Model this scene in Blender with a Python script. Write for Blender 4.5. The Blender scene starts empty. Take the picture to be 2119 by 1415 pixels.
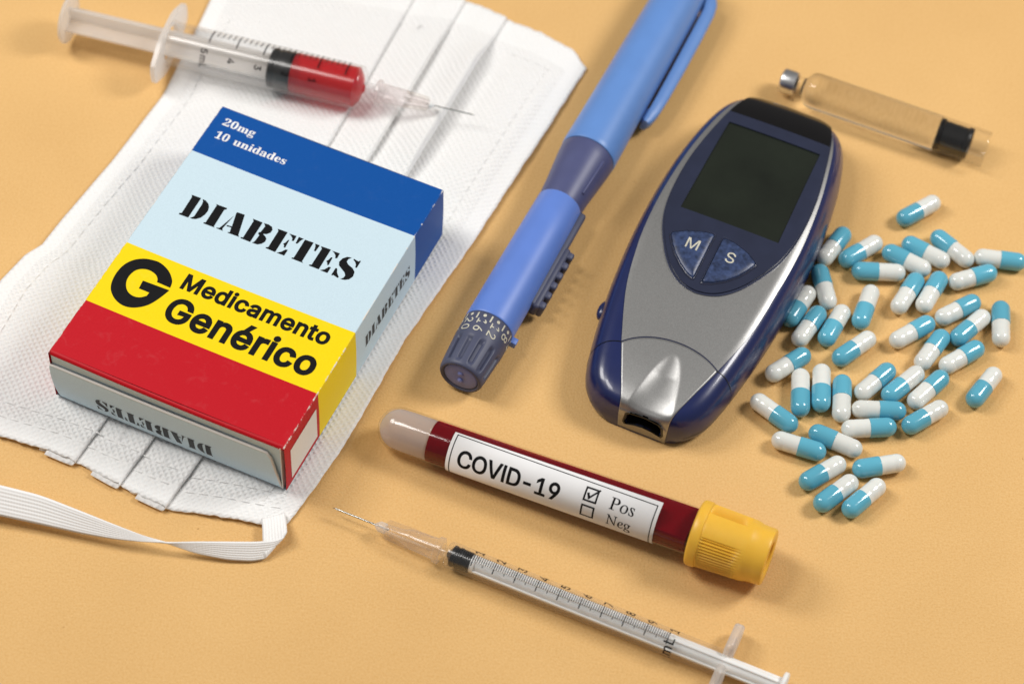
import bpy, bmesh, math, random
from mathutils import Vector, Matrix
from mathutils.geometry import delaunay_2d_cdt
from math import sin, cos, pi, radians as R, sqrt

# ------------------------------------------------------------------ scene, camera, light (1 unit = 1 cm)
S = bpy.context.scene
S.unit_settings.system = 'METRIC'; S.unit_settings.scale_length = 0.01
C = S.collection
cd = bpy.data.cameras.new('camera'); cam = bpy.data.objects.new('camera', cd); C.objects.link(cam)
cd.sensor_width = 36; cd.lens = 36 * 5060 / 2119; cd.clip_start = 1; cd.clip_end = 2000
_r = Vector((0.99768428, 0.05502553, 0.03997838)); _u = Vector((-0.06801529, 0.80714354, 0.58642411)); _f = Vector((0, 0.58778525, -0.80901699))
cam.matrix_world = Matrix(((_r.x, _u.x, -_f.x, 0), (_r.y, _u.y, -_f.y, -38.79382665), (_r.z, _u.z, -_f.z, 53.39512163), (0, 0, 0, 1)))
cd.dof.use_dof = True; cd.dof.focus_distance = 63.6; cd.dof.aperture_fstop = cd.lens * 1e-3 / 0.78
S.camera = cam
w = bpy.data.worlds.new('World'); S.world = w; w.use_nodes = True
w.node_tree.nodes['Background'].inputs[0].default_value = (1.0, 0.98, 0.96, 1); w.node_tree.nodes['Background'].inputs[1].default_value = 0.20
S.view_settings.view_transform = 'Standard'; S.view_settings.look = 'None'; S.view_settings.exposure = 0.0; S.view_settings.gamma = 1
S.cycles.use_denoising = True; S.cycles.transparent_max_bounces = 24; S.cycles.max_bounces = 12; S.cycles.caustics_refractive = True
S.cycles.sample_clamp_indirect = 30

def softbox(name, az, el, dist, size, power, tgt=(0.5, 0, 0), col=(1, 0.97, 0.93), size_y=None):
    l = bpy.data.lights.new(name, 'AREA'); l.shape = 'RECTANGLE'; l.size = size; l.size_y = size_y or size; l.energy = power; l.color = col
    o = bpy.data.objects.new(name, l); C.objects.link(o); t = Vector(tgt)
    d = Vector((cos(R(az)) * cos(R(el)), sin(R(az)) * cos(R(el)), sin(R(el))))
    o.location = t + d * dist; o.rotation_euler = (-d).to_track_quat('-Z', 'Y').to_euler()
softbox('softbox_light', 14, 46, 75, 20, 34500)
softbox('softbox_light', 164, 48, 75, 22, 25500)
softbox('overhead_light', 180, 66, 83, 17, 16500)

# ------------------------------------------------------------------ materials
def new_mat(n):
    m = bpy.data.materials.new(n); m.use_nodes = True; nt = m.node_tree; return m, nt, nt.nodes['Principled BSDF']
def N(nt, t, **kw):
    n = nt.nodes.new(t)
    for k, v in kw.items():
        if k in n.inputs: n.inputs[k].default_value = v
        else: setattr(n, k, v)
    return n
def noise(nt, scale, detail=4, rough=0.55, coord='Object', dist=0.0):
    tc = nt.nodes.new('ShaderNodeTexCoord'); n = N(nt, 'ShaderNodeTexNoise', Scale=scale, Detail=detail, Roughness=rough, Distortion=dist)
    nt.links.new(tc.outputs[coord], n.inputs['Vector']); return n
def ramp(nt, src, stops):
    r = nt.nodes.new('ShaderNodeValToRGB'); e = r.color_ramp.elements
    while len(e) < len(stops): e.new(0.5)
    for i, (p, c) in enumerate(stops): e[i].position = p; e[i].color = (*c, 1) if len(c) == 3 else c
    nt.links.new(src, r.inputs[0]); return r
def plastic(n, col, rough=0.35, var=0.06, bump=0.0, bscale=40, metal=0.0, coat=0.0, spec=0.5, vscale=1.5, sss=0.0, flake=0.0, each=0.0):
    m, nt, b = new_mat(n); b.inputs['Roughness'].default_value = rough; b.inputs['Metallic'].default_value = metal
    b.inputs['Coat Weight'].default_value = coat; b.inputs['Coat Roughness'].default_value = 0.08; b.inputs['Specular IOR Level'].default_value = spec
    nz = noise(nt, vscale, 5)
    r = ramp(nt, nz.outputs['Fac'], [(0.3, [c * (1 - var) for c in col]), (0.7, [min(1, c * (1 + var)) for c in col])])
    if each:   # no two pieces of one kind are dyed quite alike
        oi = nt.nodes.new('ShaderNodeObjectInfo'); mr = N(nt, 'ShaderNodeMapRange'); mr.inputs['To Min'].default_value = 1 - each; mr.inputs['To Max'].default_value = 1 + each * 0.6; nt.links.new(oi.outputs['Random'], mr.inputs['Value'])
        hs = nt.nodes.new('ShaderNodeHueSaturation'); nt.links.new(mr.outputs[0], hs.inputs['Value']); nt.links.new(r.outputs[0], hs.inputs['Color']); r = hs
    nt.links.new(r.outputs[0], b.inputs['Base Color'])
    if sss: b.inputs['Subsurface Weight'].default_value = sss; b.inputs['Subsurface Radius'].default_value = (0.08, 0.06, 0.05); b.inputs['Subsurface Scale'].default_value = 1
    if bump:
        n2 = noise(nt, bscale, 3); bp = N(nt, 'ShaderNodeBump', Strength=bump, Distance=0.01); nt.links.new(n2.outputs['Fac'], bp.inputs['Height']); nt.links.new(bp.outputs[0], b.inputs['Normal'])
    if flake:
        n3 = noise(nt, 70, 1); mr = N(nt, 'ShaderNodeMapRange'); mr.inputs['To Min'].default_value = rough - flake; mr.inputs['To Max'].default_value = rough + flake
        nt.links.new(n3.outputs['Fac'], mr.inputs['Value']); nt.links.new(mr.outputs[0], b.inputs['Roughness'])
    return m
def clear(n, tint=(1, 1, 1), milk=0.05, edge=0.35, milkcol=(0.85, 0.83, 0.8), rough=0.06, f0=0.04, tint_edge=None, pw=3.0):
    """thin clear or milky plastic: light passes, more haze towards grazing paths, glossy skin"""
    m, nt, b = new_mat(n); nt.nodes.remove(b); out = nt.nodes['Material Output']; L = nt.links
    lw = N(nt, 'ShaderNodeLayerWeight', Blend=0.5)
    p = N(nt, 'ShaderNodeMath', operation='POWER'); p.inputs[1].default_value = pw; L.new(lw.outputs['Facing'], p.inputs[0])
    mk = N(nt, 'ShaderNodeMath', operation='MULTIPLY_ADD'); mk.inputs[1].default_value = edge; mk.inputs[2].default_value = milk; L.new(p.outputs[0], mk.inputs[0])
    tr = nt.nodes.new('ShaderNodeBsdfTransparent')
    mc = nt.nodes.new('ShaderNodeMix'); mc.data_type = 'RGBA'; L.new(p.outputs[0], mc.inputs[0]); mc.inputs[6].default_value = (*tint, 1); mc.inputs[7].default_value = (*(tint_edge or tint), 1); L.new(mc.outputs[2], tr.inputs[0])
    df = nt.nodes.new('ShaderNodeBsdfDiffuse'); df.inputs[0].default_value = (*milkcol, 1)
    tl = nt.nodes.new('ShaderNodeBsdfTranslucent'); tl.inputs[0].default_value = (*milkcol, 1)
    h = nt.nodes.new('ShaderNodeMixShader'); h.inputs[0].default_value = 0.5; L.new(df.outputs[0], h.inputs[1]); L.new(tl.outputs[0], h.inputs[2])
    a = nt.nodes.new('ShaderNodeMixShader'); L.new(mk.outputs[0], a.inputs[0]); L.new(tr.outputs[0], a.inputs[1]); L.new(h.outputs[0], a.inputs[2])
    p5 = N(nt, 'ShaderNodeMath', operation='POWER'); p5.inputs[1].default_value = 5; L.new(lw.outputs['Facing'], p5.inputs[0])
    fr = N(nt, 'ShaderNodeMath', operation='MULTIPLY_ADD'); fr.inputs[1].default_value = 0.75; fr.inputs[2].default_value = f0; L.new(p5.outputs[0], fr.inputs[0])
    gl = nt.nodes.new('ShaderNodeBsdfGlossy'); gl.inputs['Roughness'].default_value = rough
    z = nt.nodes.new('ShaderNodeMixShader'); L.new(fr.outputs[0], z.inputs[0]); L.new(a.outputs[0], z.inputs[1]); L.new(gl.outputs[0], z.inputs[2]); L.new(z.outputs[0], out.inputs[0])
    return m
def carton(n, col, wear=0.0, scuff=0.25, paper=(0.75, 0.72, 0.66)):
    """printed carton: fine speckle, light scuffs and hairline scratches; wear shows the paper"""
    m, nt, b = new_mat(n); L = nt.links; b.inputs['Roughness'].default_value = 0.5; b.inputs['Specular IOR Level'].default_value = 0.22
    a = noise(nt, 28, 6, 0.7); r1 = ramp(nt, a.outputs['Fac'], [(0.35, [c * 0.96 for c in col]), (0.68, [min(1, c * 1.05 + 0.003) for c in col])])
    s = noise(nt, 2.2, 9, 0.72, dist=0.6); rs = ramp(nt, s.outputs['Fac'], [(0.56, (0, 0, 0)), (0.74, (scuff,) * 3)])
    mx = nt.nodes.new('ShaderNodeMix'); mx.data_type = 'RGBA'; L.new(rs.outputs[0], mx.inputs[0]); L.new(r1.outputs[0], mx.inputs[6]); mx.inputs[7].default_value = tuple(min(1, c * 0.82 + 0.14) for c in col) + (1,)
    last = mx.outputs[2]
    if wear:
        n5 = noise(nt, 2.6, 8, 0.8); r5 = ramp(nt, n5.outputs['Fac'], [(0.62 - wear * 0.3, (0, 0, 0)), (0.66 - wear * 0.3, (1, 1, 1))])
        m3 = nt.nodes.new('ShaderNodeMix'); m3.data_type = 'RGBA'; L.new(r5.outputs[0], m3.inputs[0]); L.new(last, m3.inputs[6]); m3.inputs[7].default_value = (*paper, 1); last = m3.outputs[2]
    L.new(last, b.inputs['Base Color'])
    bp = N(nt, 'ShaderNodeBump', Strength=0.12, Distance=0.01); L.new(a.outputs['Fac'], bp.inputs['Height']); L.new(bp.outputs[0], b.inputs['Normal'])
    return m
def ink(n, col, rough=0.5): return plastic(n, col, rough, var=0.15, vscale=6, spec=0.15)

M = {}
def table_mat():
    m, nt, b = new_mat('mustard_foam_sheet'); L = nt.links; b.inputs['Roughness'].default_value = 0.85; b.inputs['Specular IOR Level'].default_value = 0.25
    a = noise(nt, 17, 2, 0.5); c = noise(nt, 0.18, 3)
    r = ramp(nt, a.outputs['Fac'], [(0.3, (0.70, 0.422, 0.160)), (0.52, (0.745, 0.466, 0.190)), (0.75, (0.775, 0.497, 0.214))])
    r2 = ramp(nt, c.outputs['Fac'], [(0.3, (0.93, 0.915, 0.89)), (0.7, (1.0, 1.0, 1.0))])
    mx = nt.nodes.new('ShaderNodeMix'); mx.data_type = 'RGBA'; mx.blend_type = 'MULTIPLY'; mx.inputs[0].default_value = 1; L.new(r.outputs[0], mx.inputs[6]); L.new(r2.outputs[0], mx.inputs[7])
    sp = noise(nt, 6.5, 1, 0.5); rs = ramp(nt, sp.outputs['Fac'], [(0.79, (0, 0, 0)), (0.83, (0.7,) * 3)])
    m2 = nt.nodes.new('ShaderNodeMix'); m2.data_type = 'RGBA'; L.new(rs.outputs[0], m2.inputs[0]); L.new(mx.outputs[2], m2.inputs[6]); m2.inputs[7].default_value = (0.40, 0.20, 0.06, 1)
    L.new(m2.outputs[2], b.inputs['Base Color'])
    g = noise(nt, 19, 2, 0.5); bp = N(nt, 'ShaderNodeBump', Strength=0.5, Distance=0.03); L.new(g.outputs['Fac'], bp.inputs['Height']); L.new(bp.outputs[0], b.inputs['Normal'])
    return m
M['table'] = table_mat()
def cloth_mat(n, k=7.2, strength=0.5, col=(0.86, 0.85, 0.842)):
    """embossed nonwoven: a diamond lattice of small pits laid along the fabric's own UV in cm"""
    m, nt, b = new_mat(n); L = nt.links; b.inputs['Roughness'].default_value = 0.9; b.inputs['Specular IOR Level'].default_value = 0.2
    b.inputs['Sheen Weight'].default_value = 0.15; b.inputs['Subsurface Weight'].default_value = 0.15; b.inputs['Subsurface Radius'].default_value = (0.14, 0.12, 0.11); b.inputs['Subsurface Scale'].default_value = 1.0
    uv = nt.nodes.new('ShaderNodeTexCoord'); nz = noise(nt, 1.1, 3, coord='UV')
    sx = nt.nodes.new('ShaderNodeSeparateXYZ'); L.new(uv.outputs['UV'], sx.inputs[0])
    def mth(op, a, bb=None):
        q = N(nt, 'ShaderNodeMath', operation=op)
        for i, x in enumerate((a, bb)):
            if x is None: continue
            if isinstance(x, (int, float)): q.inputs[i].default_value = x
            else: L.new(x, q.inputs[i])
        return q.outputs[0]
    wob = mth('MULTIPLY', nz.outputs['Fac'], 0.25)
    def lobe(q): return mth('ADD', mth('MULTIPLY', mth('COSINE', mth('MULTIPLY', q, 2 * pi * k / 1.41)), 0.5), 0.5)
    a = lobe(mth('ADD', mth('ADD', sx.outputs[0], sx.outputs[1]), wob)); c = lobe(mth('ADD', mth('SUBTRACT', sx.outputs[0], sx.outputs[1]), wob))
    h = mth('SUBTRACT', 1.0, mth('POWER', mth('MULTIPLY', a, c), 0.8))
    f = noise(nt, 26, 4, 0.6, coord='UV'); hh = mth('ADD', h, mth('MULTIPLY', f.outputs['Fac'], 0.45))
    bp = N(nt, 'ShaderNodeBump', Strength=strength, Distance=0.06); L.new(hh, bp.inputs['Height']); L.new(bp.outputs[0], b.inputs['Normal'])
    r = ramp(nt, f.outputs['Fac'], [(0.3, [x * 0.97 for x in col]), (0.7, [min(1, x * 1.03) for x in col])]); L.new(r.outputs[0], b.inputs['Base Color'])
    return m
M['cloth'] = cloth_mat('embossed_white_nonwoven')
M['hem'] = cloth_mat('pressed_hem_nonwoven', 7.2, 0.28, (0.875, 0.868, 0.86))
M['thread'] = plastic('white_thread', (0.92, 0.915, 0.91), 0.8)
def elastic_mat():
    m, nt, b = new_mat('knitted_elastic'); L = nt.links; b.inputs['Roughness'].default_value = 0.85
    uv = nt.nodes.new('ShaderNodeTexCoord'); mp = nt.nodes.new('ShaderNodeMapping'); L.new(uv.outputs['UV'], mp.inputs[0])
    wv = N(nt, 'ShaderNodeTexWave', Scale=0.42, Distortion=0.0); wv.bands_direction = 'Y'; L.new(mp.outputs[0], wv.inputs[0])
    w2 = N(nt, 'ShaderNodeTexWave', Scale=4.2, Distortion=0.3); w2.bands_direction = 'X'; L.new(mp.outputs[0], w2.inputs[0])
    ad = N(nt, 'ShaderNodeMath', operation='MULTIPLY_ADD'); L.new(w2.outputs['Fac'], ad.inputs[0]); ad.inputs[1].default_value = 0.35; L.new(wv.outputs['Fac'], ad.inputs[2])
    bp = N(nt, 'ShaderNodeBump', Strength=0.3, Distance=0.03); L.new(ad.outputs[0], bp.inputs['Height']); L.new(bp.outputs[0], b.inputs['Normal'])
    r = ramp(nt, ad.outputs[0], [(0.1, (0.84, 0.83, 0.82)), (0.9, (0.90, 0.895, 0.89))]); L.new(r.outputs[0], b.inputs['Base Color']); return m
M['elastic'] = elastic_mat()
BLUE, LIGHT, YEL, RED = (0.0, 0.072, 0.32), (0.545, 0.69, 0.775), (0.86, 0.64, 0.0), (0.49, 0.001, 0.010)
for k, c, s in (('blue', BLUE, 0.06), ('light', LIGHT, 0.2), ('yellow', YEL, 0.15), ('red', RED, 0.18)):
    M['c_' + k] = carton('carton_' + k, c, 0, s)
    M['w_' + k] = carton('worn_fold_' + k, c, 0.36, s)
M['flap'] = carton('carton_flap', (0.47, 0.58, 0.65), 0, 0.1)
M['paper'] = carton('carton_paper', (0.76, 0.74, 0.70), 0, 0.1)
M['black_ink'] = ink('black_ink', (0.006, 0.006, 0.007)); M['grey_ink'] = ink('grey_ink', (0.045, 0.05, 0.055)); M['white_ink'] = ink('white_ink', (0.8, 0.8, 0.8)); M['cream_ink'] = ink('cream_ink', (0.58, 0.56, 0.46))
M['pen_blue'] = plastic('satin_pen_blue', (0.115, 0.22, 0.63), 0.42, 0.03, 0.05, 60)
M['cap_blue'] = plastic('satin_cap_blue', (0.12, 0.26, 0.61), 0.40, 0.03, 0.05, 60)
M['slate'] = plastic('slate_blue_plastic', (0.072, 0.082, 0.19), 0.42, 0.06, 0.08, 50)
M['slate_dark'] = plastic('dark_slate_rubber', (0.062, 0.070, 0.125), 0.5, 0.08, 0.12, 40)
M['button_lilac'] = plastic('lilac_button_plastic', (0.20, 0.235, 0.52), 0.5, 0.05, spec=0.25)
M['navy'] = plastic('glossy_navy_plastic', (0.008, 0.016, 0.088), 0.28, 0.06, 0.03, 30, coat=0.35)
M['silver'] = plastic('silver_paint', (0.37, 0.37, 0.366), 0.40, 0.16, 0.16, 42, metal=0.8, flake=0.10, vscale=38)
M['bezel'] = plastic('slate_face_plate', (0.018, 0.023, 0.050), 0.3, 0.1, 0.02, 60, coat=0.2)
M['bezel_rim'] = plastic('bezel_edge', (0.03, 0.036, 0.07), 0.22, 0.05, coat=0.4)
M['ir'] = plastic('black_window', (0.003, 0.0025, 0.003), 0.15, 0.1)
M['lcd'] = plastic('dark_lcd', (0.010, 0.0135, 0.0085), 0.28, 0.30, vscale=0.5)
M['key'] = plastic('worn_blue_key', (0.030, 0.048, 0.115), 0.33, 0.55, 0.2, 14, vscale=7)
M['hole'] = plastic('black_slot', (0.004, 0.004, 0.004), 0.3)
M['cap_white'] = plastic('capsule_white_gelatin', (0.74, 0.755, 0.72), 0.14, 0.02, coat=0.3, sss=0.1, each=0.05)
M['cap_cyan'] = plastic('capsule_blue_gelatin', (0.115, 0.42, 0.565), 0.14, 0.03, coat=0.3, each=0.10)
M['yellow_cap'] = plastic('amber_yellow_plastic', (0.80, 0.46, 0.045), 0.36, 0.04, 0.03, 25, sss=0.15)
M['label'] = plastic('matte_label_paper', (0.80, 0.80, 0.81), 0.75, 0.02, 0.1, 30)
M['gel'] = clear('milky_gel', (0.95, 0.88, 0.80), 0.72, 0.25, (0.72, 0.64, 0.60), rough=0.2, f0=0.02, pw=1.5)
M['rubber'] = plastic('black_rubber', (0.006, 0.006, 0.0065), 0.35, 0.1, spec=0.3)
M['steel'] = plastic('steel_needle', (0.55, 0.55, 0.53), 0.25, 0.02, metal=1)
M['alu'] = plastic('aluminium_crimp', (0.70, 0.70, 0.71), 0.32, 0.05, metal=1)
M['white_pp'] = plastic('white_polypropylene', (0.80, 0.80, 0.79), 0.4, 0.02, sss=0.2)
M['barrel'] = clear('clear_barrel', (1.0, 1.0, 1.0), 0.006, 0.13, (0.92, 0.91, 0.90), rough=0.2, f0=0.055)
M['milky'] = clear('milky_polypropylene', (0.97, 0.96, 0.95), 0.46, 0.45, (0.93, 0.91, 0.89), rough=0.25, pw=2)
M['hub'] = clear('frosted_hub', (0.97, 0.955, 0.94), 0.08, 0.36, (0.86, 0.81, 0.76), rough=0.15, pw=2)
M['pink_hub'] = clear('rose_tinted_hub', (0.97, 0.94, 0.94), 0.06, 0.34, (0.84, 0.79, 0.76), rough=0.12, pw=2)
M['tube'] = clear('clear_tube', (0.99, 0.985, 0.975), 0.0, 0.05, (0.8, 0.72, 0.62), rough=0.08, f0=0.04, pw=4)
M['glass'] = clear('thin_glass', (0.998, 0.996, 0.99), 0.0, 0.06, (0.8, 0.78, 0.75), rough=0.02, f0=0.04, tint_edge=(0.70, 0.66, 0.58), pw=6)
def refractive(n, ior, col):
    m, nt, b = new_mat(n); b.inputs['Base Color'].default_value = (*col, 1); b.inputs['Transmission Weight'].default_value = 1; b.inputs['IOR'].default_value = ior; b.inputs['Roughness'].default_value = 0.015
    return m
M['filled'] = refractive('filled_glass', 1.37, (1.0, 0.995, 0.985))
M['water'] = clear('clear_solution', (0.998, 0.99, 0.97), 0.0, 0.0, rough=0.05, f0=0.012, tint_edge=(0.97, 0.93, 0.85), pw=4)
def blood(n, col, deep, thr):
    m, nt, b = new_mat(n); L = nt.links; b.inputs['Base Color'].default_value = (*col, 1); b.inputs['Roughness'].default_value = 0.18; b.inputs['Specular IOR Level'].default_value = 0.15; out = nt.nodes['Material Output']
    lw = N(nt, 'ShaderNodeLayerWeight', Blend=0.5); p = N(nt, 'ShaderNodeMath', operation='POWER'); p.inputs[1].default_value = 3; L.new(lw.outputs['Facing'], p.inputs[0])
    k = N(nt, 'ShaderNodeMath', operation='MULTIPLY_ADD'); k.inputs[1].default_value = 0.75; k.inputs[2].default_value = thr; L.new(p.outputs[0], k.inputs[0])
    t = nt.nodes.new('ShaderNodeBsdfTransparent'); t.inputs[0].default_value = (*deep, 1)
    x = nt.nodes.new('ShaderNodeMixShader'); L.new(k.outputs[0], x.inputs[0]); L.new(b.outputs[0], x.inputs[1]); L.new(t.outputs[0], x.inputs[2]); L.new(x.outputs[0], out.inputs[0]); return m
M['blood'] = blood('dark_blood', (0.14, 0.0, 0.004), (0.95, 0.03, 0.03), 0.12)
M['red_liquid'] = blood('red_solution', (0.52, 0.0, 0.007), (0.95, 0.03, 0.04), 0.42)

# ------------------------------------------------------------------ helpers
def link(name, me, mat, parent=None, smooth=True, mats=None):
    if isinstance(me, bmesh.types.BMesh):
        bm = me; me = bpy.data.meshes.new(name); bm.normal_update(); bm.to_mesh(me); bm.free()
    me.name = name
    if smooth and len(me.polygons): me.polygons.foreach_set('use_smooth', [True] * len(me.polygons))
    for m in (mats or [mat]): me.materials.append(m)
    o = bpy.data.objects.new(name, me); C.objects.link(o)
    if parent: o.parent = parent
    return o
def pyd(v, f):
    me = bpy.data.meshes.new('m'); me.from_pydata([tuple(a) for a in v], [], f); me.validate(); me.update(); return me
def thing(name, label, cat, loc=(0, 0, 0), rot=(0, 0, 0), group=None):
    o = bpy.data.objects.new(name, None); C.objects.link(o); o.empty_display_size = 0.5
    o.location = loc; o.rotation_euler = rot; o['label'] = label; o['category'] = cat
    if group: o['group'] = group
    return o
def sharp(o, ang=40):
    o.data.set_sharp_from_angle(angle=R(ang)); return o
def lathe(prof, seg=48, a0=0.0, a1=2 * pi, rfun=None):
    """profile of (x, r) turned about the local X axis; angle 0 points up, 90 degrees towards -Y"""
    full = abs(a1 - a0 - 2 * pi) < 1e-6; n = seg if full else seg + 1; v = []; f = []; rows = []
    for (x, r) in prof:
        if r < 1e-6: rows.append([len(v)] * n); v.append((x, 0, 0)); continue
        row = []
        for i in range(n):
            a = a0 + (a1 - a0) * i / seg; q = rfun(x, a, r) if rfun else r
            row.append(len(v)); v.append((x, -q * sin(a), q * cos(a)))
        rows.append(row)
    for A, B in zip(rows, rows[1:]):
        for i in range(seg):
            j = (i + 1) % n; q = [A[i], A[j], B[j], B[i]]; q = list(dict.fromkeys(q))
            if len(q) > 2: f.append(q)
    return pyd(v, f)
def box_bm(bm, lo, hi, bev=0.0, seg=2, mtx=None):
    r = bmesh.ops.create_cube(bm, size=1); vs = r['verts']
    for v in vs: v.co = Vector([lo[i] + (v.co[i] + 0.5) * (hi[i] - lo[i]) for i in range(3)])
    if bev:
        es = list({e for v in vs for e in v.link_edges}); rr = bmesh.ops.bevel(bm, geom=es, offset=bev, segments=seg, affect='EDGES', profile=0.5); vs = list({v for f in rr['faces'] for v in f.verts} | {v for v in vs if v.is_valid})
    if mtx:
        for v in vs: v.co = mtx @ v.co
    return bm
def prism(pts, z0, z1, bev=0.0):
    bm = bmesh.new(); vs = [bm.verts.new((x, y, z1)) for x, y in pts]; fc = bm.faces.new(vs)
    r = bmesh.ops.extrude_face_region(bm, geom=[fc]); 
    for g in r['geom']:
        if isinstance(g, bmesh.types.BMVert): g.co.z = z0
    bmesh.ops.recalc_face_normals(bm, faces=bm.faces)
    if bev:
        es = [e for e in bm.edges if all(abs(v.co.z - z1) < 1e-6 for v in e.verts)]
        bmesh.ops.bevel(bm, geom=es, offset=bev, segments=3, affect='EDGES', profile=0.5)
    return bm

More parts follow.
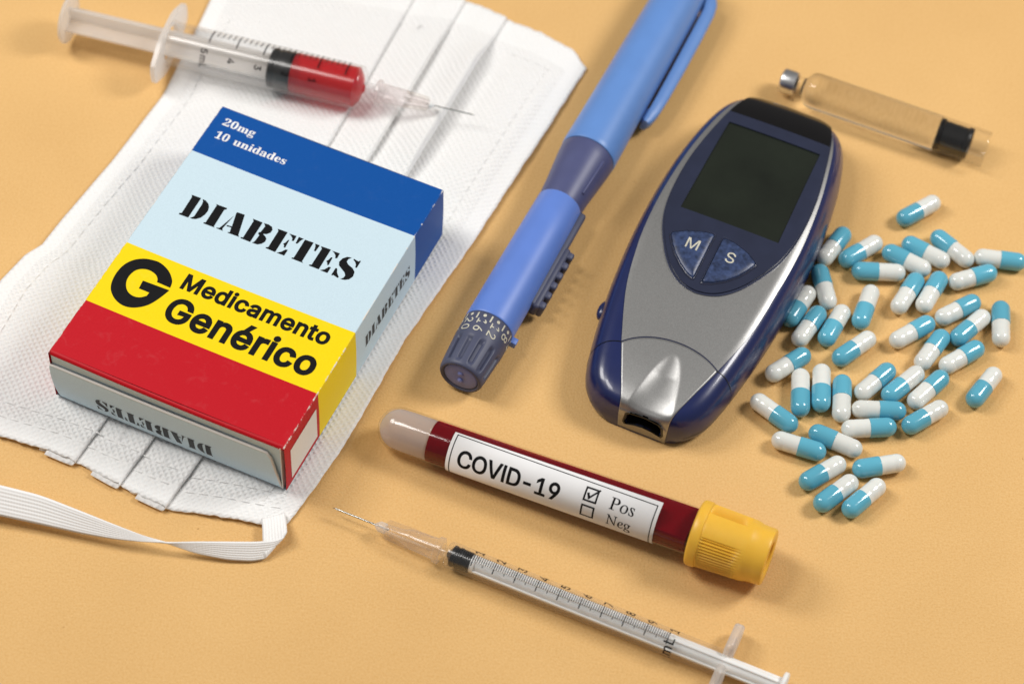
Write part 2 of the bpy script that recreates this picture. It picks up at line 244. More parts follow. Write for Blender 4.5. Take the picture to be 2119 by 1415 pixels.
# ------------------------------------------------------------------ lettering: outlines as plain coordinates (1/500 em), filled, then laid on the surface
GLYPHS = {}
for _l in '''SM 314 30,0 30,254 76,254 158,36 161,24 154,24 176,94 238,254 284,254 284,0 252,0 253,229 256,229 228,145 171,0 143,0 56,229 59,229 61,145 61,0
Se 202 106,-4 88,-3 73,1 58,8 46,17 36,29 28,42 22,58 18,75 17,93 18,112 22,129 28,145 36,159 46,170 58,180 71,187 86,191 113,192 133,187 151,177 160,170 173,152 179,141 185,113 186,85 37,85 37,110 169,110 155,101 152,124 149,134 138,151 131,157 113,164 103,165 92,164 73,157 59,143 54,135 49,116 48,89 51,64 55,53 67,37 85,26 114,23 127,26 143,36 153,53 182,45 174,27 160,13 141,2 119,-3
Sd 212 98,-4 82,-3 68,1 44,17 27,42 18,75 17,94 18,113 27,146 35,160 45,171 56,180 69,187 83,191 109,192 118,190 139,178 153,160 155,160 155,254 186,254 186,0 156,0 156,29 153,29 139,11 126,2 109,-3|102,23 113,24 123,27 132,32 139,39 150,58 155,81 156,95 153,120 150,131 139,149 132,156 123,161 113,164 102,165 91,164 81,161 72,156 65,149 54,131 49,108 48,95 51,70 54,58 65,40 81,28 91,24
Si 83 26,0 26,190 57,190 57,0|42,221 31,224 23,231 21,236 21,247 23,252 31,259 42,262 57,256 62,247 63,242 60,231 57,227
Sc 198 87,-3 72,1 58,8 46,17 36,29 28,43 22,58 18,75 17,94 18,113 22,130 28,146 36,159 46,171 58,180 72,187 87,191 113,192 130,189 153,178 170,161 181,138 151,131 142,149 126,161 110,165 92,164 81,161 65,148 54,129 49,106 48,94 51,70 54,59 65,40 81,28 92,24 104,23 116,24 139,36 146,44 152,59 181,51 171,28 160,16 146,6 113,-4
Sa 195 68,-4 47,2 30,14 19,32 16,42 15,54 18,73 26,87 39,97 80,109 123,114 133,117 138,128 136,142 130,153 120,161 106,165 82,164 63,154 52,142 50,137 20,146 32,165 39,173 66,188 87,192 119,190 143,180 150,175 161,160 168,139 168,0 138,0 138,26 136,26 134,21 121,8 100,-2 90,-4|96,23 114,29 127,40 135,54 138,69 138,95 105,86 61,77 48,65 46,46 51,36 59,29 71,24
Sm 305 26,0 26,190 56,190 56,148 54,148 61,166 72,179 86,188 102,193 123,192 134,187 144,180 157,160 160,147 156,147 163,164 175,178 199,191 218,193 239,190 249,186 264,173 275,154 278,141 278,0 248,0 247,139 243,149 236,156 228,161 219,164 201,165 187,160 181,156 170,139 168,124 168,0 137,0 136,140 126,156 119,161 110,164 92,165 79,160 67,151 60,137 57,119 57,0
Sn 205 57,0 26,0 26,190 56,190 56,144 51,144 66,172 76,181 87,187 100,191 114,192 137,189 156,178 164,170 175,149 178,135 179,0 148,0 147,131 143,143 136,152 128,159 117,163 105,165 88,162 80,159 68,148 63,141 58,124
St 114 102,190 102,164 3,164 3,190|32,236 63,236 65,35 72,27 90,25 101,27 107,1 84,-2 69,-1 56,4 46,11 38,20 34,32 32,46
So 208 104,-4 87,-3 72,1 58,8 46,17 36,29 28,43 22,58 18,75 17,94 18,113 22,130 28,146 36,159 46,171 58,180 72,187 87,191 104,192 120,191 136,187 149,180 161,171 180,146 186,130 191,94 186,58 180,43 161,17 149,8 136,1 120,-3|104,23 116,24 135,33 143,40 154,59 159,81 160,94 157,118 154,129 143,148 126,161 116,164 104,165 92,164 81,161 65,148 54,129 49,106 48,94 51,70 54,59 65,40 81,28 92,24
SG 260 134,-3 113,-2 93,4 75,13 59,25 45,40 35,58 27,78 22,102 20,127 22,153 27,176 35,197 45,215 59,230 74,242 92,251 112,256 132,258 158,255 170,252 192,242 202,235 218,218 230,198 237,174 204,174 194,197 172,218 150,226 133,228 118,227 104,223 80,207 70,196 62,182 53,148 52,127 53,107 57,88 63,72 71,59 81,47 92,38 105,32 119,28 134,26 148,27 172,36 183,43 191,51 198,62 203,74 206,87 207,101 217,100 141,100 141,128 239,128 239,100 237,80 233,62 225,45 215,31 203,19 188,9 172,2 154,-2
Sé 202 106,-4 88,-3 73,1 58,8 46,17 36,29 28,42 22,58 18,75 17,93 18,112 22,129 28,145 36,159 46,170 58,180 71,187 86,191 113,192 133,187 151,177 160,170 173,152 179,141 185,113 186,85 37,85 37,110 169,110 155,101 152,124 149,134 138,151 131,157 113,164 103,165 92,164 73,157 59,143 54,135 49,116 48,89 51,64 55,53 67,37 85,26 114,23 127,26 143,36 153,53 182,45 174,27 160,13 141,2 119,-3|88,214 112,265 146,265 114,214
Sr 130 26,0 26,190 56,190 56,160 58,160 62,169 68,177 76,184 96,191 122,192 122,161 103,163 87,160 73,153 67,148 60,135 57,118 57,0
SC 255 113,-2 93,4 75,12 59,25 46,40 35,58 27,78 22,101 20,127 22,153 27,176 35,197 46,215 59,230 75,242 93,251 113,256 134,258 170,252 181,248 201,236 210,228 224,209 234,187 236,174 204,174 199,190 190,204 179,214 165,222 142,228 119,227 105,223 92,216 80,207 62,182 53,148 52,127 53,107 57,88 63,72 80,47 92,38 105,32 119,28 134,26 158,30 179,40 195,57 202,72 204,80 236,80 234,68 224,45 210,27 192,12 170,2 146,-3
SO 267 133,-3 112,-2 93,4 75,12 59,25 46,40 35,58 27,78 22,101 20,127 22,153 27,176 35,197 46,215 59,230 75,242 93,251 112,256 133,258 155,256 174,251 192,242 208,230 221,215 232,197 240,176 245,153 247,127 245,101 240,78 232,58 221,40 208,25 192,12 174,4 155,-2|133,26 148,28 162,32 175,38 186,47 196,58 204,72 210,88 214,106 215,127 214,148 210,166 204,182 196,196 186,207 175,216 162,223 148,227 133,228 119,227 105,223 92,216 81,207 71,196 63,182 57,166 53,148 52,127 53,106 57,88 63,72 71,58 81,47 92,38 105,32
SV 240 102,0 8,254 42,254 113,53 124,15 117,15 145,103 197,254 231,254 139,0
SI 150 16,0 16,29 59,29 59,226 16,226 16,254 135,254 135,226 91,226 91,29 135,29 135,0
SD 251 109,0 48,0 48,29 127,30 144,34 159,40 171,49 182,61 195,90 200,128 195,165 190,180 182,194 172,205 160,214 145,221 129,225 47,226 47,254 136,253 157,248 176,239 192,228 206,213 217,196 225,175 229,153 231,128 229,102 224,80 217,59 206,42 192,27 175,15 156,7 134,2|62,254 62,0 30,0 30,254
S- 227 168,122 168,94 57,94 57,122
S1 227 38,0 38,27 195,27 195,0|138,254 138,0 106,0 105,224 43,179 43,213 99,254
S9 227 113,258 128,257 142,253 155,247 166,239 176,229 184,217 190,204 193,189 194,161 180,120 158,84 100,0 65,0 151,124 154,124 144,111 128,101 109,97 94,98 69,107 58,114 41,134 36,147 33,161 32,176 33,191 36,205 42,218 50,230 71,247 84,253 98,257|113,230 95,227 80,218 69,204 63,186 63,166 69,148 74,140 87,129 104,122 123,122 139,129 152,140 161,156 164,175 161,195 152,211 146,218 131,227
S0 227 113,-3 95,-2 79,3 65,12 53,24 42,39 34,57 25,101 24,127 25,153 29,177 35,197 43,215 53,230 65,242 79,251 95,256 113,258 131,256 147,251 161,242 174,230 184,215 192,197 198,177 203,127 198,77 192,57 184,39 174,24 162,12 147,3 131,-2|113,25 125,26 136,30 145,37 153,46 160,58 169,88 172,127 169,166 160,197 145,218 136,224 125,228 113,230 101,228 91,224 82,218 73,208 67,197 58,166 55,148 55,107 62,72 73,46 91,30 101,26
S2 227 32,0 32,24 141,141 152,156 160,178 157,202 154,209 137,224 121,229 112,230 94,227 86,224 79,219 69,207 64,190 64,181 33,181 34,196 37,209 43,221 51,232 60,241 84,253 98,257 112,258 127,257 141,254 164,241 173,233 181,223 189,199 191,186 185,159 168,129 76,30 76,28 195,28 195,0
S3 227 109,-3 80,0 54,11 44,19 35,29 28,40 24,52 22,66 55,66 59,50 75,33 100,25 129,27 138,30 152,40 161,54 165,72 162,90 153,105 146,112 127,121 101,124 78,124 78,150 144,224 144,226 35,226 35,254 186,254 186,230 106,139 106,144 124,145 140,143 154,138 167,131 177,122 192,99 195,86 196,72 195,58 191,45 185,33 177,22 166,13 154,6 141,1
S4 227 20,53 20,79 123,254 155,254 54,83 54,81 207,81 207,53|141,0 141,159 171,159 171,0
S5 227 111,-3 96,-2 82,1 59,12 49,20 41,30 35,41 30,65 61,65 65,51 69,44 80,34 94,27 111,25 130,28 146,38 152,44 161,61 164,81 161,101 157,111 145,125 129,135 119,138 92,137 69,127 64,123 34,126 48,254 183,254 183,226 75,226 68,151 81,159 97,165 115,167 137,164 156,156 165,150 185,125 193,105 195,94 194,66 191,51 176,26 166,16 141,1
S6 227 113,-3 98,-2 84,1 71,7 60,15 50,25 42,37 36,51 33,65 32,81 35,106 56,151 126,254 161,254 75,131 73,131 87,148 110,157 132,156 146,153 169,140 178,131 185,120 193,94 194,79 193,63 190,49 184,36 176,25 166,15 155,7 142,1 128,-2|113,24 131,27 139,31 152,43 161,59 164,79 161,98 152,114 146,121 131,130 113,133 95,130 80,121 69,107 65,99 62,79 65,59 74,43 87,31 95,27
S7 227 48,0 162,226 31,226 31,254 195,254 195,224 82,0
S8 227 113,-3 97,-2 82,1 68,6 45,21 37,31 31,42 27,54 26,68 29,88 37,106 43,114 58,126 76,133 65,138 55,145 46,154 40,165 36,177 35,190 36,203 45,225 62,242 73,249 85,254 113,258 128,257 141,254 153,249 164,242 181,225 190,203 191,190 190,177 186,165 180,154 162,138 150,132 168,126 176,121 194,98 200,78 199,54 195,42 189,31 181,21 171,13 145,1 130,-2|124,25 142,30 150,34 161,46 168,61 168,78 161,94 156,101 149,107 133,115 113,118 93,115 77,107 70,101 61,87 58,78 58,61 64,46 76,34 92,27 102,25|122,145 137,150 144,154 154,165 159,180 160,188 157,203 154,210 144,221 130,228 113,230 96,228 82,221 72,210 67,196 66,188 69,172 72,165 82,154 96,147 104,145
SL 196 30,0 30,254 62,254 62,29 181,29 181,0
SS 223 112,-4 94,-3 78,0 51,11 32,30 25,42 21,54 19,68 52,68 57,51 68,38 83,29 102,25 123,25 143,30 159,40 165,46 172,61 173,70 170,84 155,99 140,106 72,126 56,135 43,145 34,156 28,170 26,186 27,200 31,213 37,224 46,234 69,249 97,257 114,258 130,257 145,254 158,249 180,234 189,224 199,202 200,189 169,189 166,201 160,211 151,219 140,225 127,228 102,229 84,224 70,215 64,209 58,195 58,180 65,167 92,151 156,132 179,119 197,99 201,90 204,69 203,56 199,43 185,21 162,5 147,0 130,-3
Sl 95 56,0 45,4 37,10 31,19 27,29 26,254 57,254 58,35 63,28 80,26 85,27 90,1 73,-1
B2 188 12,0 12,35 85,111 100,133 109,153 113,174 112,197 110,207 106,214 101,219 87,223 77,221 69,216 63,208 59,197 56,165 44,165 25,172 18,178 14,187 13,198 14,206 21,220 28,227 46,237 72,242 87,243 110,241 129,236 144,228 155,217 162,203 164,187 160,165 146,140 93,84 44,37 128,38 140,43 150,60 152,71 172,71 171,0
B0 188 94,-3 75,-2 59,4 45,12 34,24 26,38 19,55 12,97 11,121 12,144 19,185 34,217 45,228 59,236 75,241 94,243 113,241 128,236 142,228 152,217 161,202 168,185 173,166 176,120 173,75 168,55 161,38 152,24 141,12 128,4 112,-2|94,18 105,21 113,30 119,45 124,91 124,150 119,195 113,209 105,218 94,221 83,218 75,209 70,195 66,175 63,120 66,66 70,45 75,30 83,21
Bm 277 9,0 9,8 19,10 25,16 26,133 23,142 20,145 9,147 9,155 73,155 73,132 87,147 102,156 119,159 138,156 152,146 160,131 174,146 190,156 209,159 233,153 247,135 252,106 253,17 258,10 268,8 268,0 189,0 189,8 199,10 203,17 205,28 202,129 199,133 189,136 179,134 170,128 162,119 165,13 168,10 178,8 178,0 100,0 100,8 110,10 114,17 116,28 115,123 110,133 100,136 90,134 81,128 73,118 76,13 83,9 89,8 89,0
Bg 164 73,-70 53,-69 37,-66 24,-61 15,-54 9,-46 7,-37 10,-27 19,-19 34,-13 22,-5 14,4 12,15 13,23 21,37 39,49 51,55 29,67 16,84 11,106 12,116 20,134 26,141 44,152 54,156 79,159 104,156 117,152 158,152 158,134 134,134 141,124 146,102 145,92 138,76 125,63 107,54 83,51 65,52 53,44 50,36 53,29 59,26 118,23 139,17 146,12 155,-1 158,-18 155,-33 148,-46 136,-56 120,-64 98,-69|79,62 86,63 91,67 98,81 100,105 98,130 91,144 86,147 79,148 72,147 66,144 59,130 57,105 59,81 66,67 72,63|80,-58 109,-55 126,-47 132,-33 131,-28 125,-21 102,-17 48,-17 38,-29 37,-36 38,-42 41,-47 47,-52 67,-57
B1 188 33,0 33,18 65,18 73,22 77,40 77,208 47,177 34,173 24,176 17,185 14,198 46,210 89,241 127,241 128,28 133,20 138,18 171,18 171,0
Bu 187 65,-5 52,-4 41,1 33,9 27,19 24,32 20,141 12,146 6,147 6,155 71,155 71,32 75,23 83,18 98,19 107,25 114,33 113,137 107,145 95,147 95,155 162,155 163,23 169,17 180,15 180,6 160,5 114,-5 114,20 101,7 84,-2
Bn 190 9,0 9,8 19,10 25,16 26,133 23,142 20,145 9,147 9,155 74,155 74,134 87,148 103,156 122,159 146,153 160,135 165,106 167,17 172,10 182,8 182,0 101,0 101,8 111,10 116,17 118,28 115,129 112,133 101,136 91,134 82,128 74,118 75,17 80,10 90,8 90,0
Bi 99 50,181 38,184 32,188 28,193 25,206 28,219 32,224 44,231 50,232 57,231 68,224 75,213 76,206 75,199 68,188 63,184|9,0 9,8 20,10 25,16 26,133 21,145 10,147 10,155 74,155 77,13 84,9 90,8 90,0
Bd 185 70,-5 59,-4 39,5 30,13 17,33 11,59 10,74 13,105 24,131 32,141 41,149 61,158 73,159 88,157 100,151 111,140 111,207 106,215 96,219 88,220 88,228 160,228 162,20 170,15 177,14 177,5 136,1 111,-5 111,19 101,6 87,-2|86,14 96,17 105,25 109,31 111,38 110,126 103,135 93,140 78,139 70,133 65,125 59,96 59,57 61,41 65,29 70,21 77,16
Ba 172 127,-5 113,-3 104,5 100,17 84,5 67,-2 48,-4 37,-3 28,0 20,6 11,22 10,32 12,45 20,58 32,68 49,77 71,86 99,95 99,129 97,136 89,145 74,148 62,147 54,143 52,137 61,120 61,110 59,105 50,98 39,95 27,98 19,106 16,118 17,126 20,133 31,145 47,154 69,159 103,158 119,153 132,146 140,136 145,122 148,18 152,17 160,21 165,14 153,3 141,-3|79,17 91,23 99,32 99,85 77,76 64,61 59,42 61,28 66,20
Be 150 77,-5 64,-4 42,5 33,13 18,34 11,62 10,79 11,94 14,108 19,120 34,141 43,149 54,155 66,158 79,159 97,157 112,151 124,140 134,126 139,108 141,83 58,83 63,49 77,28 100,21 112,24 124,31 135,43 142,36 124,13 102,0|58,96 101,96 99,131 97,139 93,144 88,147 81,148 68,143 61,128
Bs 144 76,-5 37,4 32,3 28,0 26,-4 18,-4 18,53 27,53 30,40 43,19 61,9 70,7 84,10 89,13 95,23 96,29 94,38 88,46 34,77 22,92 18,110 20,123 25,135 32,145 43,153 56,158 71,160 106,152 110,153 115,160 122,160 122,111 114,111 105,131 98,139 91,144 75,148 68,148 58,143 53,135 52,130 55,120 67,109 106,89 121,76 128,58 129,47 127,32 122,20 114,9 103,1 90,-3
BP 209 8,0 8,9 26,12 35,21 37,30 37,199 35,207 26,216 8,219 8,228 133,227 168,220 187,207 195,199 200,189 203,178 204,166 202,148 195,133 183,120 167,110 146,105 121,103 91,103 92,30 94,21 97,16 102,12 121,9 121,0|91,115 116,116 127,120 136,126 142,136 145,148 146,165 145,180 138,203 130,210 121,214 108,216 98,214 91,205
BN 247 201,-5 53,175 54,29 59,15 73,10 83,9 83,0 9,0 9,9 22,10 31,14 36,21 38,39 38,194 16,218 9,219 9,228 78,228 195,84 193,207 188,214 166,219 166,228 240,228 240,219 222,216 213,207 211,188 211,-5
Bo 168 84,-5 70,-4 57,0 45,6 35,14 26,24 19,35 10,62 9,77 10,92 19,119 26,131 35,141 45,149 70,158 84,159 98,158 111,155 123,149 133,141 142,131 149,120 154,107 157,93 158,77 157,61 154,47 149,34 142,23 133,13 123,5 98,-4|84,6 93,7 100,12 108,32 110,77 107,123 104,135 99,143 92,148 84,149 75,148 69,143 64,135 59,103 58,77 62,25 64,19 69,12 76,7
IP 201 -17,0 -15,7 -4,7 9,12 14,18 21,36 66,210 63,219 55,224 41,226 42,232 134,232 173,227 196,209 204,180 203,167 199,155 193,145 184,135 160,120 145,115 129,112 77,111 74,107 52,23 53,17 59,10 73,7 83,7 81,0|118,123 135,128 149,137 158,149 164,164 166,182 165,195 161,205 155,213 147,218 136,221 116,222 108,219 102,210 80,124 82,122 90,121
Io 175 53,-4 37,-2 24,3 13,11 5,22 0,35 -2,51 -1,64 7,89 21,113 52,142 76,154 88,157 101,158 117,156 130,152 142,143 150,132 155,119 157,103 154,80 138,47 121,27 102,11 86,3 69,-2|56,6 74,10 91,23 99,32 112,54 125,90 127,113 124,133 115,145 99,149 88,148 66,134 47,108 39,92 29,58 28,42 31,22 35,15 41,10 48,7
Is 124 30,-4 7,3 -3,1 -4,-2 -11,-2 -4,53 2,53 7,27 12,17 19,10 26,6 36,5 43,6 55,13 62,26 63,34 62,42 25,98 20,114 21,130 25,139 32,147 40,153 50,157 70,158 97,151 103,154 104,157 110,157 103,107 98,107 92,131 81,145 60,149 51,144 46,135 45,130 51,114 84,66 90,44 87,28 78,13 72,7 57,-1
IN 250 169,-5 77,186 34,21 37,13 40,10 52,7 61,7 59,0 -17,0 -15,7 -5,7 2,9 13,18 21,36 66,204 60,219 55,223 41,226 42,232 91,232 177,54 217,211 217,216 211,222 190,226 192,232 268,232 266,226 254,225 238,215 232,204 175,-5
Ie 144 44,-3 31,-2 20,3 10,10 -1,34 -2,49 1,71 9,94 31,125 50,142 66,151 82,156 98,158 115,155 121,152 128,140 129,133 126,119 118,107 104,95 85,84 31,71 28,49 32,29 42,17 59,13 76,16 93,25 110,41 116,36 105,23 82,6 58,-2|32,79 53,83 70,90 84,99 94,110 100,123 102,136 101,143 97,148 90,149 76,145 68,140 54,125 36,92
Ig 143 32,-77 1,-72 -10,-65 -19,-57 -24,-48 -26,-37 -21,-19 -6,-3 18,12 5,22 3,29 6,37 29,60 16,70 8,83 5,97 6,108 14,128 21,137 40,151 63,158 84,159 119,148 145,148 145,133 122,133 124,118 120,96 108,78 89,65 79,60 46,57 41,58 31,48 30,43 33,38 42,32 86,16 105,2 110,-8 111,-20 110,-31 102,-50 85,-64 74,-70 47,-76|56,64 63,65 75,73 86,86 93,104 95,114 95,132 93,139 85,148 74,151 60,147 54,143 43,129 36,111 33,91 36,76 43,67|38,-66 66,-62 82,-50 88,-30 85,-20 72,-8 32,8 26,9 9,-3 -1,-17 -5,-32 0,-51 14,-62'''.split('\n'):
    if _l.strip():
        _k, _a, _p = _l.split(' ', 2); GLYPHS[_k] = (int(_a) / 500, [[tuple(int(c) / 500 for c in q.split(',')) for q in s.split()] for s in _p.split('|') if s])
DIAB = [[tuple(int(c) / 100 for c in q.split(',')) for q in s.split()] for s in '0,72 28,73 29,-1 1,-2 1,3 6,5 4,65|33,72 44,71 54,65 61,56 65,43 64,28 59,14 50,4 40,0 33,1 38,5 41,11 40,55 38,65|73,73 106,74 107,70 102,66 104,9 104,4 108,1 74,0 74,4 78,5 77,65 77,70|135,60 128,9 129,4 134,1 112,1 113,3 120,6|137,74 159,75 176,7 181,2 147,1 146,3 151,5 147,21 134,19 133,23 147,25 136,70|185,73 214,73 215,0 186,0 185,4 191,5 190,66|218,73 232,74 243,71 249,63 249,52 242,43 233,39 243,34 249,28 250,18 245,8 236,1 220,0 224,5 225,11 226,31 221,34 220,39 224,42 226,64 223,68|260,72 289,73 290,-1 261,0 261,3 266,6 265,65|294,71 316,72 317,54 312,52 310,60 302,67|305,52 307,24 303,23 301,30 296,33 300,40 302,50|294,-1 304,7 311,19 317,20 317,-1|323,72 338,72 333,63 330,50 325,49|342,71 367,72 368,8 368,3 373,-1 339,-1 338,2 343,4|372,71 386,71 385,48 380,48 379,56 376,65|390,70 419,71 420,-2 391,-2 390,1 396,4 396,63|424,69 446,70 447,52 442,50 439,58 432,65|435,49 437,22 433,21 430,28 425,31 429,38 431,48|424,-3 434,5 440,17 446,18 446,-3|481,71 469,68 460,58 457,44 462,33 473,26 486,18 492,10 491,1 485,-6 497,-4 507,3 512,16 509,31 499,40 483,46 475,53 475,62|488,70 497,68 504,67 505,72 508,70 508,46 504,45 501,55 495,62 488,66|459,22 463,21 468,10 475,2 479,-1 478,-6 470,-4 463,-2 461,-5 458,-4 458,20'.split('|')]
GLOGO = [[tuple(int(c) / 100 for c in q.split(',')) for q in '178,319 171,342 147,366 116,379 90,378 68,371 47,355 33,330 29,299 33,268 44,244 65,225 91,215 116,217 138,229 156,248 168,273 176,297 180,311 103,308 106,281 137,281 136,269 123,257 106,253 88,258 74,271 65,290 64,310 70,329 84,341 103,345 123,340 134,330 138,320'.split()]]
def offset(l, r):
    """push a closed outline outwards (TrueType winding: filled side on the right)"""
    out = []; N_ = len(l)
    for i in range(N_):
        a, b, c = Vector(l[i - 1]), Vector(l[i]), Vector(l[(i + 1) % N_]); d0, d1 = (b - a), (c - b)
        if d0.length < 1e-9 or d1.length < 1e-9: out.append(l[i]); continue
        n0, n1 = Vector((-d0.y, d0.x)).normalized(), Vector((-d1.y, d1.x)).normalized(); m = n0 + n1; k = m.length
        m = m.normalized() / max(0.55, k / 2) if k > 1e-4 else n0
        out.append(tuple(b + m * r))
    return out
GLYPHS['SI'] = (92 / 500, [[(62 / 500, 254 / 500), (62 / 500, 0), (30 / 500, 0), (30 / 500, 254 / 500)]])
def fill(loops, bold=0.0):
    """triangles of the area with non-zero winding"""
    if bold: loops = [offset(l, bold) for l in loops]
    V = []; E = []
    for l in loops:
        b = len(V); V += [Vector(p[:2]) for p in l]; E += [(b + i, b + (i + 1) % len(l)) for i in range(len(l))]
    r = delaunay_2d_cdt(V, E, [], 0, 1e-7); v = r[0]; f = []
    for t in r[2]:
        cx = sum(v[i].x for i in t) / 3; cy = sum(v[i].y for i in t) / 3; wn = 0
        for l in loops:
            for (x0, y0), (x1, y1) in zip(l, l[1:] + l[:1]):
                if (y0 <= cy) != (y1 <= cy) and x0 + (cy - y0) * (x1 - x0) / (y1 - y0) > cx: wn += 1 if y1 > y0 else -1
        if wn: f.append(tuple(t))
    used = sorted({i for t in f for i in t}); ix = {k: n for n, k in enumerate(used)}
    return [(v[k].x, v[k].y) for k in used], [tuple(ix[i] for i in t) for t in f]
def text_loops(s, face='S', track=0.0, shear=0.0):
    """[(loops of one glyph shifted along the line)], width"""
    x = 0; out = []
    for ch in s:
        if ch == ' ': x += 0.25; continue
        if face + ch not in GLYPHS:
            if ch == '.': continue
            raise KeyError(face + ch)
        a, ls = GLYPHS[face + ch]
        out.append([[(px + x + py * shear, py) for px, py in l] for l in ls]); x += a + track
    return out, x - track
def flat(groups, bold=0.0, fit=None, capsize=None):
    """fill a line of glyphs, thickened by bold (em); fit = width in cm, capsize = cm per em in height"""
    xs = [p[0] for g in groups for l in g for p in l]; x0 = min(xs); W = max(xs) - x0 + 2 * bold; bm = bmesh.new()
    sy = capsize; sx = fit / W if fit else sy
    for g in groups:
        v, f = fill(g, bold); nv = [bm.verts.new(((x - x0 + bold) * sx, y * sy, 0)) for x, y in v]
        for q in f: bm.faces.new([nv[i] for i in q])
    return bm
def lay(bm, fn):
    for v in bm.verts: v.co = Vector(fn(v.co.x, v.co.y, v.co.z))
    return bm

# ------------------------------------------------------------------ table
bm = bmesh.new(); bmesh.ops.create_grid(bm, x_segments=4, y_segments=4, size=60)
tb = link('table_surface', bm, M['table'], smooth=False); tb['kind'] = 'structure'

# ------------------------------------------------------------------ medicine carton
BW, BL, BH = 6.78, 9.315, 1.925
carton_box = thing('medicine_box', 'red, yellow, pale blue and dark blue medicine carton lying on the white face mask', 'medicine box', (-11.826, -2.899, 0.25), (0, 0, R(-21.27)))
BANDS = [(0, 1.87, 'red'), (1.87, 4.0, 'yellow'), (4.0, 7.55, 'light'), (7.55, BL, 'blue')]
def banded(name, cols, prefix, parent, y0=0.0):
    """strip swept along the carton's length; cols = list of (x, z); one material per printed band"""
    v = []; f = []; mi = []; ys = []
    for i, (a, b, c) in enumerate(BANDS):
        n = max(2, int((b - a) / 0.3)); ys += [(max(y0, a + (b - a) * k / n), i) for k in range(n)]
    ys.append((BL, 3)); m = len(cols)
    for (y, i) in ys:
        for (x, z) in cols: v.append((x, y, z))
    for j in range(len(ys) - 1):
        for k in range(m - 1): f.append((j * m + k, j * m + k + 1, (j + 1) * m + k + 1, (j + 1) * m + k)); mi.append(ys[j][1])
    me = pyd(v, f); me.polygons.foreach_set('material_index', mi)
    return link(name, me, None, parent, True, [M[prefix + c] for _, _, c in BANDS])
sag = lambda x: BH - 0.035 * sin(pi * x / BW)
o = banded('top_panel', [(0.03 + (BW - 0.06) * k / 24, sag(0.03 + (BW - 0.06) * k / 24)) for k in range(25)], 'c_', carton_box, 0.1)
v = []; f = []
prof = [(0.1, 0.0), (0.06, -0.008), (0.03, -0.03), (0.012, -0.06), (0.004, -0.09), (0.02, -0.11), (0.06, -0.12)]
for k in range(25):
    x = 0.03 + (BW - 0.06) * k / 24
    for (y, dz) in prof: v.append((x, y - 0.02 * sin(pi * k / 24), sag(x) + dz))
n = len(prof)
for k in range(24):
    for j in range(n - 1): f.append((k * n + j, (k + 1) * n + j, (k + 1) * n + j + 1, k * n + j + 1))
link('front_fold', pyd(v, f), M['c_red'], carton_box)
banded('side_fold', [(BW - 0.03, BH), (BW - 0.011, BH - 0.002), (BW - 0.003, BH - 0.012), (BW, BH - 0.03)], 'w_', carton_box)
banded('side_panel', [(BW, BH - 0.03), (BW + 0.015, BH * 0.6), (BW + 0.012, BH * 0.3), (BW, 0.0)], 'c_', carton_box)
banded('side_fold', [(0.03, BH), (0.01, BH - 0.01), (0, BH - 0.04)], 'w_', carton_box)
banded('side_panel', [(0, BH - 0.04), (0, BH * 0.5), (0, 0)], 'c_', carton_box)
link('back_panel', pyd([(0, BL, 0), (BW, BL, 0), (BW - .04, BL, BH), (.03, BL, BH)], [(0, 1, 2, 3)]), M['c_light'], carton_box, False)
link('bottom_panel', pyd([(0, 0.02, 0.002), (BW, 0.02, 0.002), (BW, BL, 0.002), (0, BL, 0.002)], [(0, 1, 2, 3)]), M['flap'], carton_box, False)
link('dust_flap', pyd([(0.03, 0.07, 0.01), (6.63, 0.07, 0.01), (6.63, 0.05, BH - 0.10), (0.03, 0.05, BH - 0.10)], [(0, 1, 2, 3)]), M['c_light'], carton_box, False)
bm = bmesh.new(); box_bm(bm, (6.66, 0.0, 0.02), (6.685, 0.35, BH - 0.06))
link('dust_flap_edge', bm, M['paper'], carton_box, False)
# tuck flap: bulging sheet with rounded corners and a pale cut edge
def flap_y(x, z): return 0.03 - 0.08 * sin(pi * min(1, z / 1.44)) ** 0.8 - 0.045 * (z / 1.44) ** 2 - 0.02 * sin(x * 0.46)
left = [(0.13, 0.0), (0.09, 0.2), (0.04, 0.55), (0.0, 1.0), (-0.02, 1.3), (0.0, 1.38)]
right = [(6.62, 0.0), (6.60, 0.25), (6.56, 0.57), (6.47, 1.0), (6.40, 1.28), (6.28, 1.41)]
def edge_at(tab, z):
    for (x0, z0), (x1, z1) in zip(tab, tab[1:]):
        if z <= z1 + 1e-9: return x0 + (x1 - x0) * (z - z0) / (z1 - z0)
    return tab[-1][0]
v = []; f = []; NZ, NX = 20, 40
for j in range(NZ + 1):
    s = j / NZ
    for i in range(NX + 1):
        t = i / NX; zz = s * (1.38 + 0.05 * t); zc = min(zz, 1.38); xl = edge_at(left, zc); xr = edge_at(right, min(zz, 1.41)); x = xl + (xr - xl) * t
        v.append((x, flap_y(x, zz), zz))
for j in range(NZ):
    for i in range(NX): a = j * (NX + 1) + i; f.append((a, a + 1, a + NX + 2, a + NX + 1))
flap = link('tuck_flap', pyd(v, f), M['c_light'], carton_box)
edge = [v[NZ * (NX + 1) + i] for i in range(NX + 1)] + [v[j * (NX + 1) + NX] for j in range(NZ - 1, -1, -1)]
ev = []; ef = []
for k, p in enumerate(edge):
    q = edge[min(k + 1, len(edge) - 1)]; r = edge[max(k - 1, 0)]; tx, tz = q[0] - r[0], q[2] - r[2]; l = sqrt(tx * tx + tz * tz); nx, nz = -tz / l, tx / l
    ev += [(p[0], p[1] - 0.008, p[2]), (p[0] + nx * 0.03, p[1] + 0.004, p[2] + nz * 0.03), (p[0] + nx * 0.028, p[1] + 0.06, p[2] + nz * 0.028), (p[0], p[1] + 0.06, p[2])]
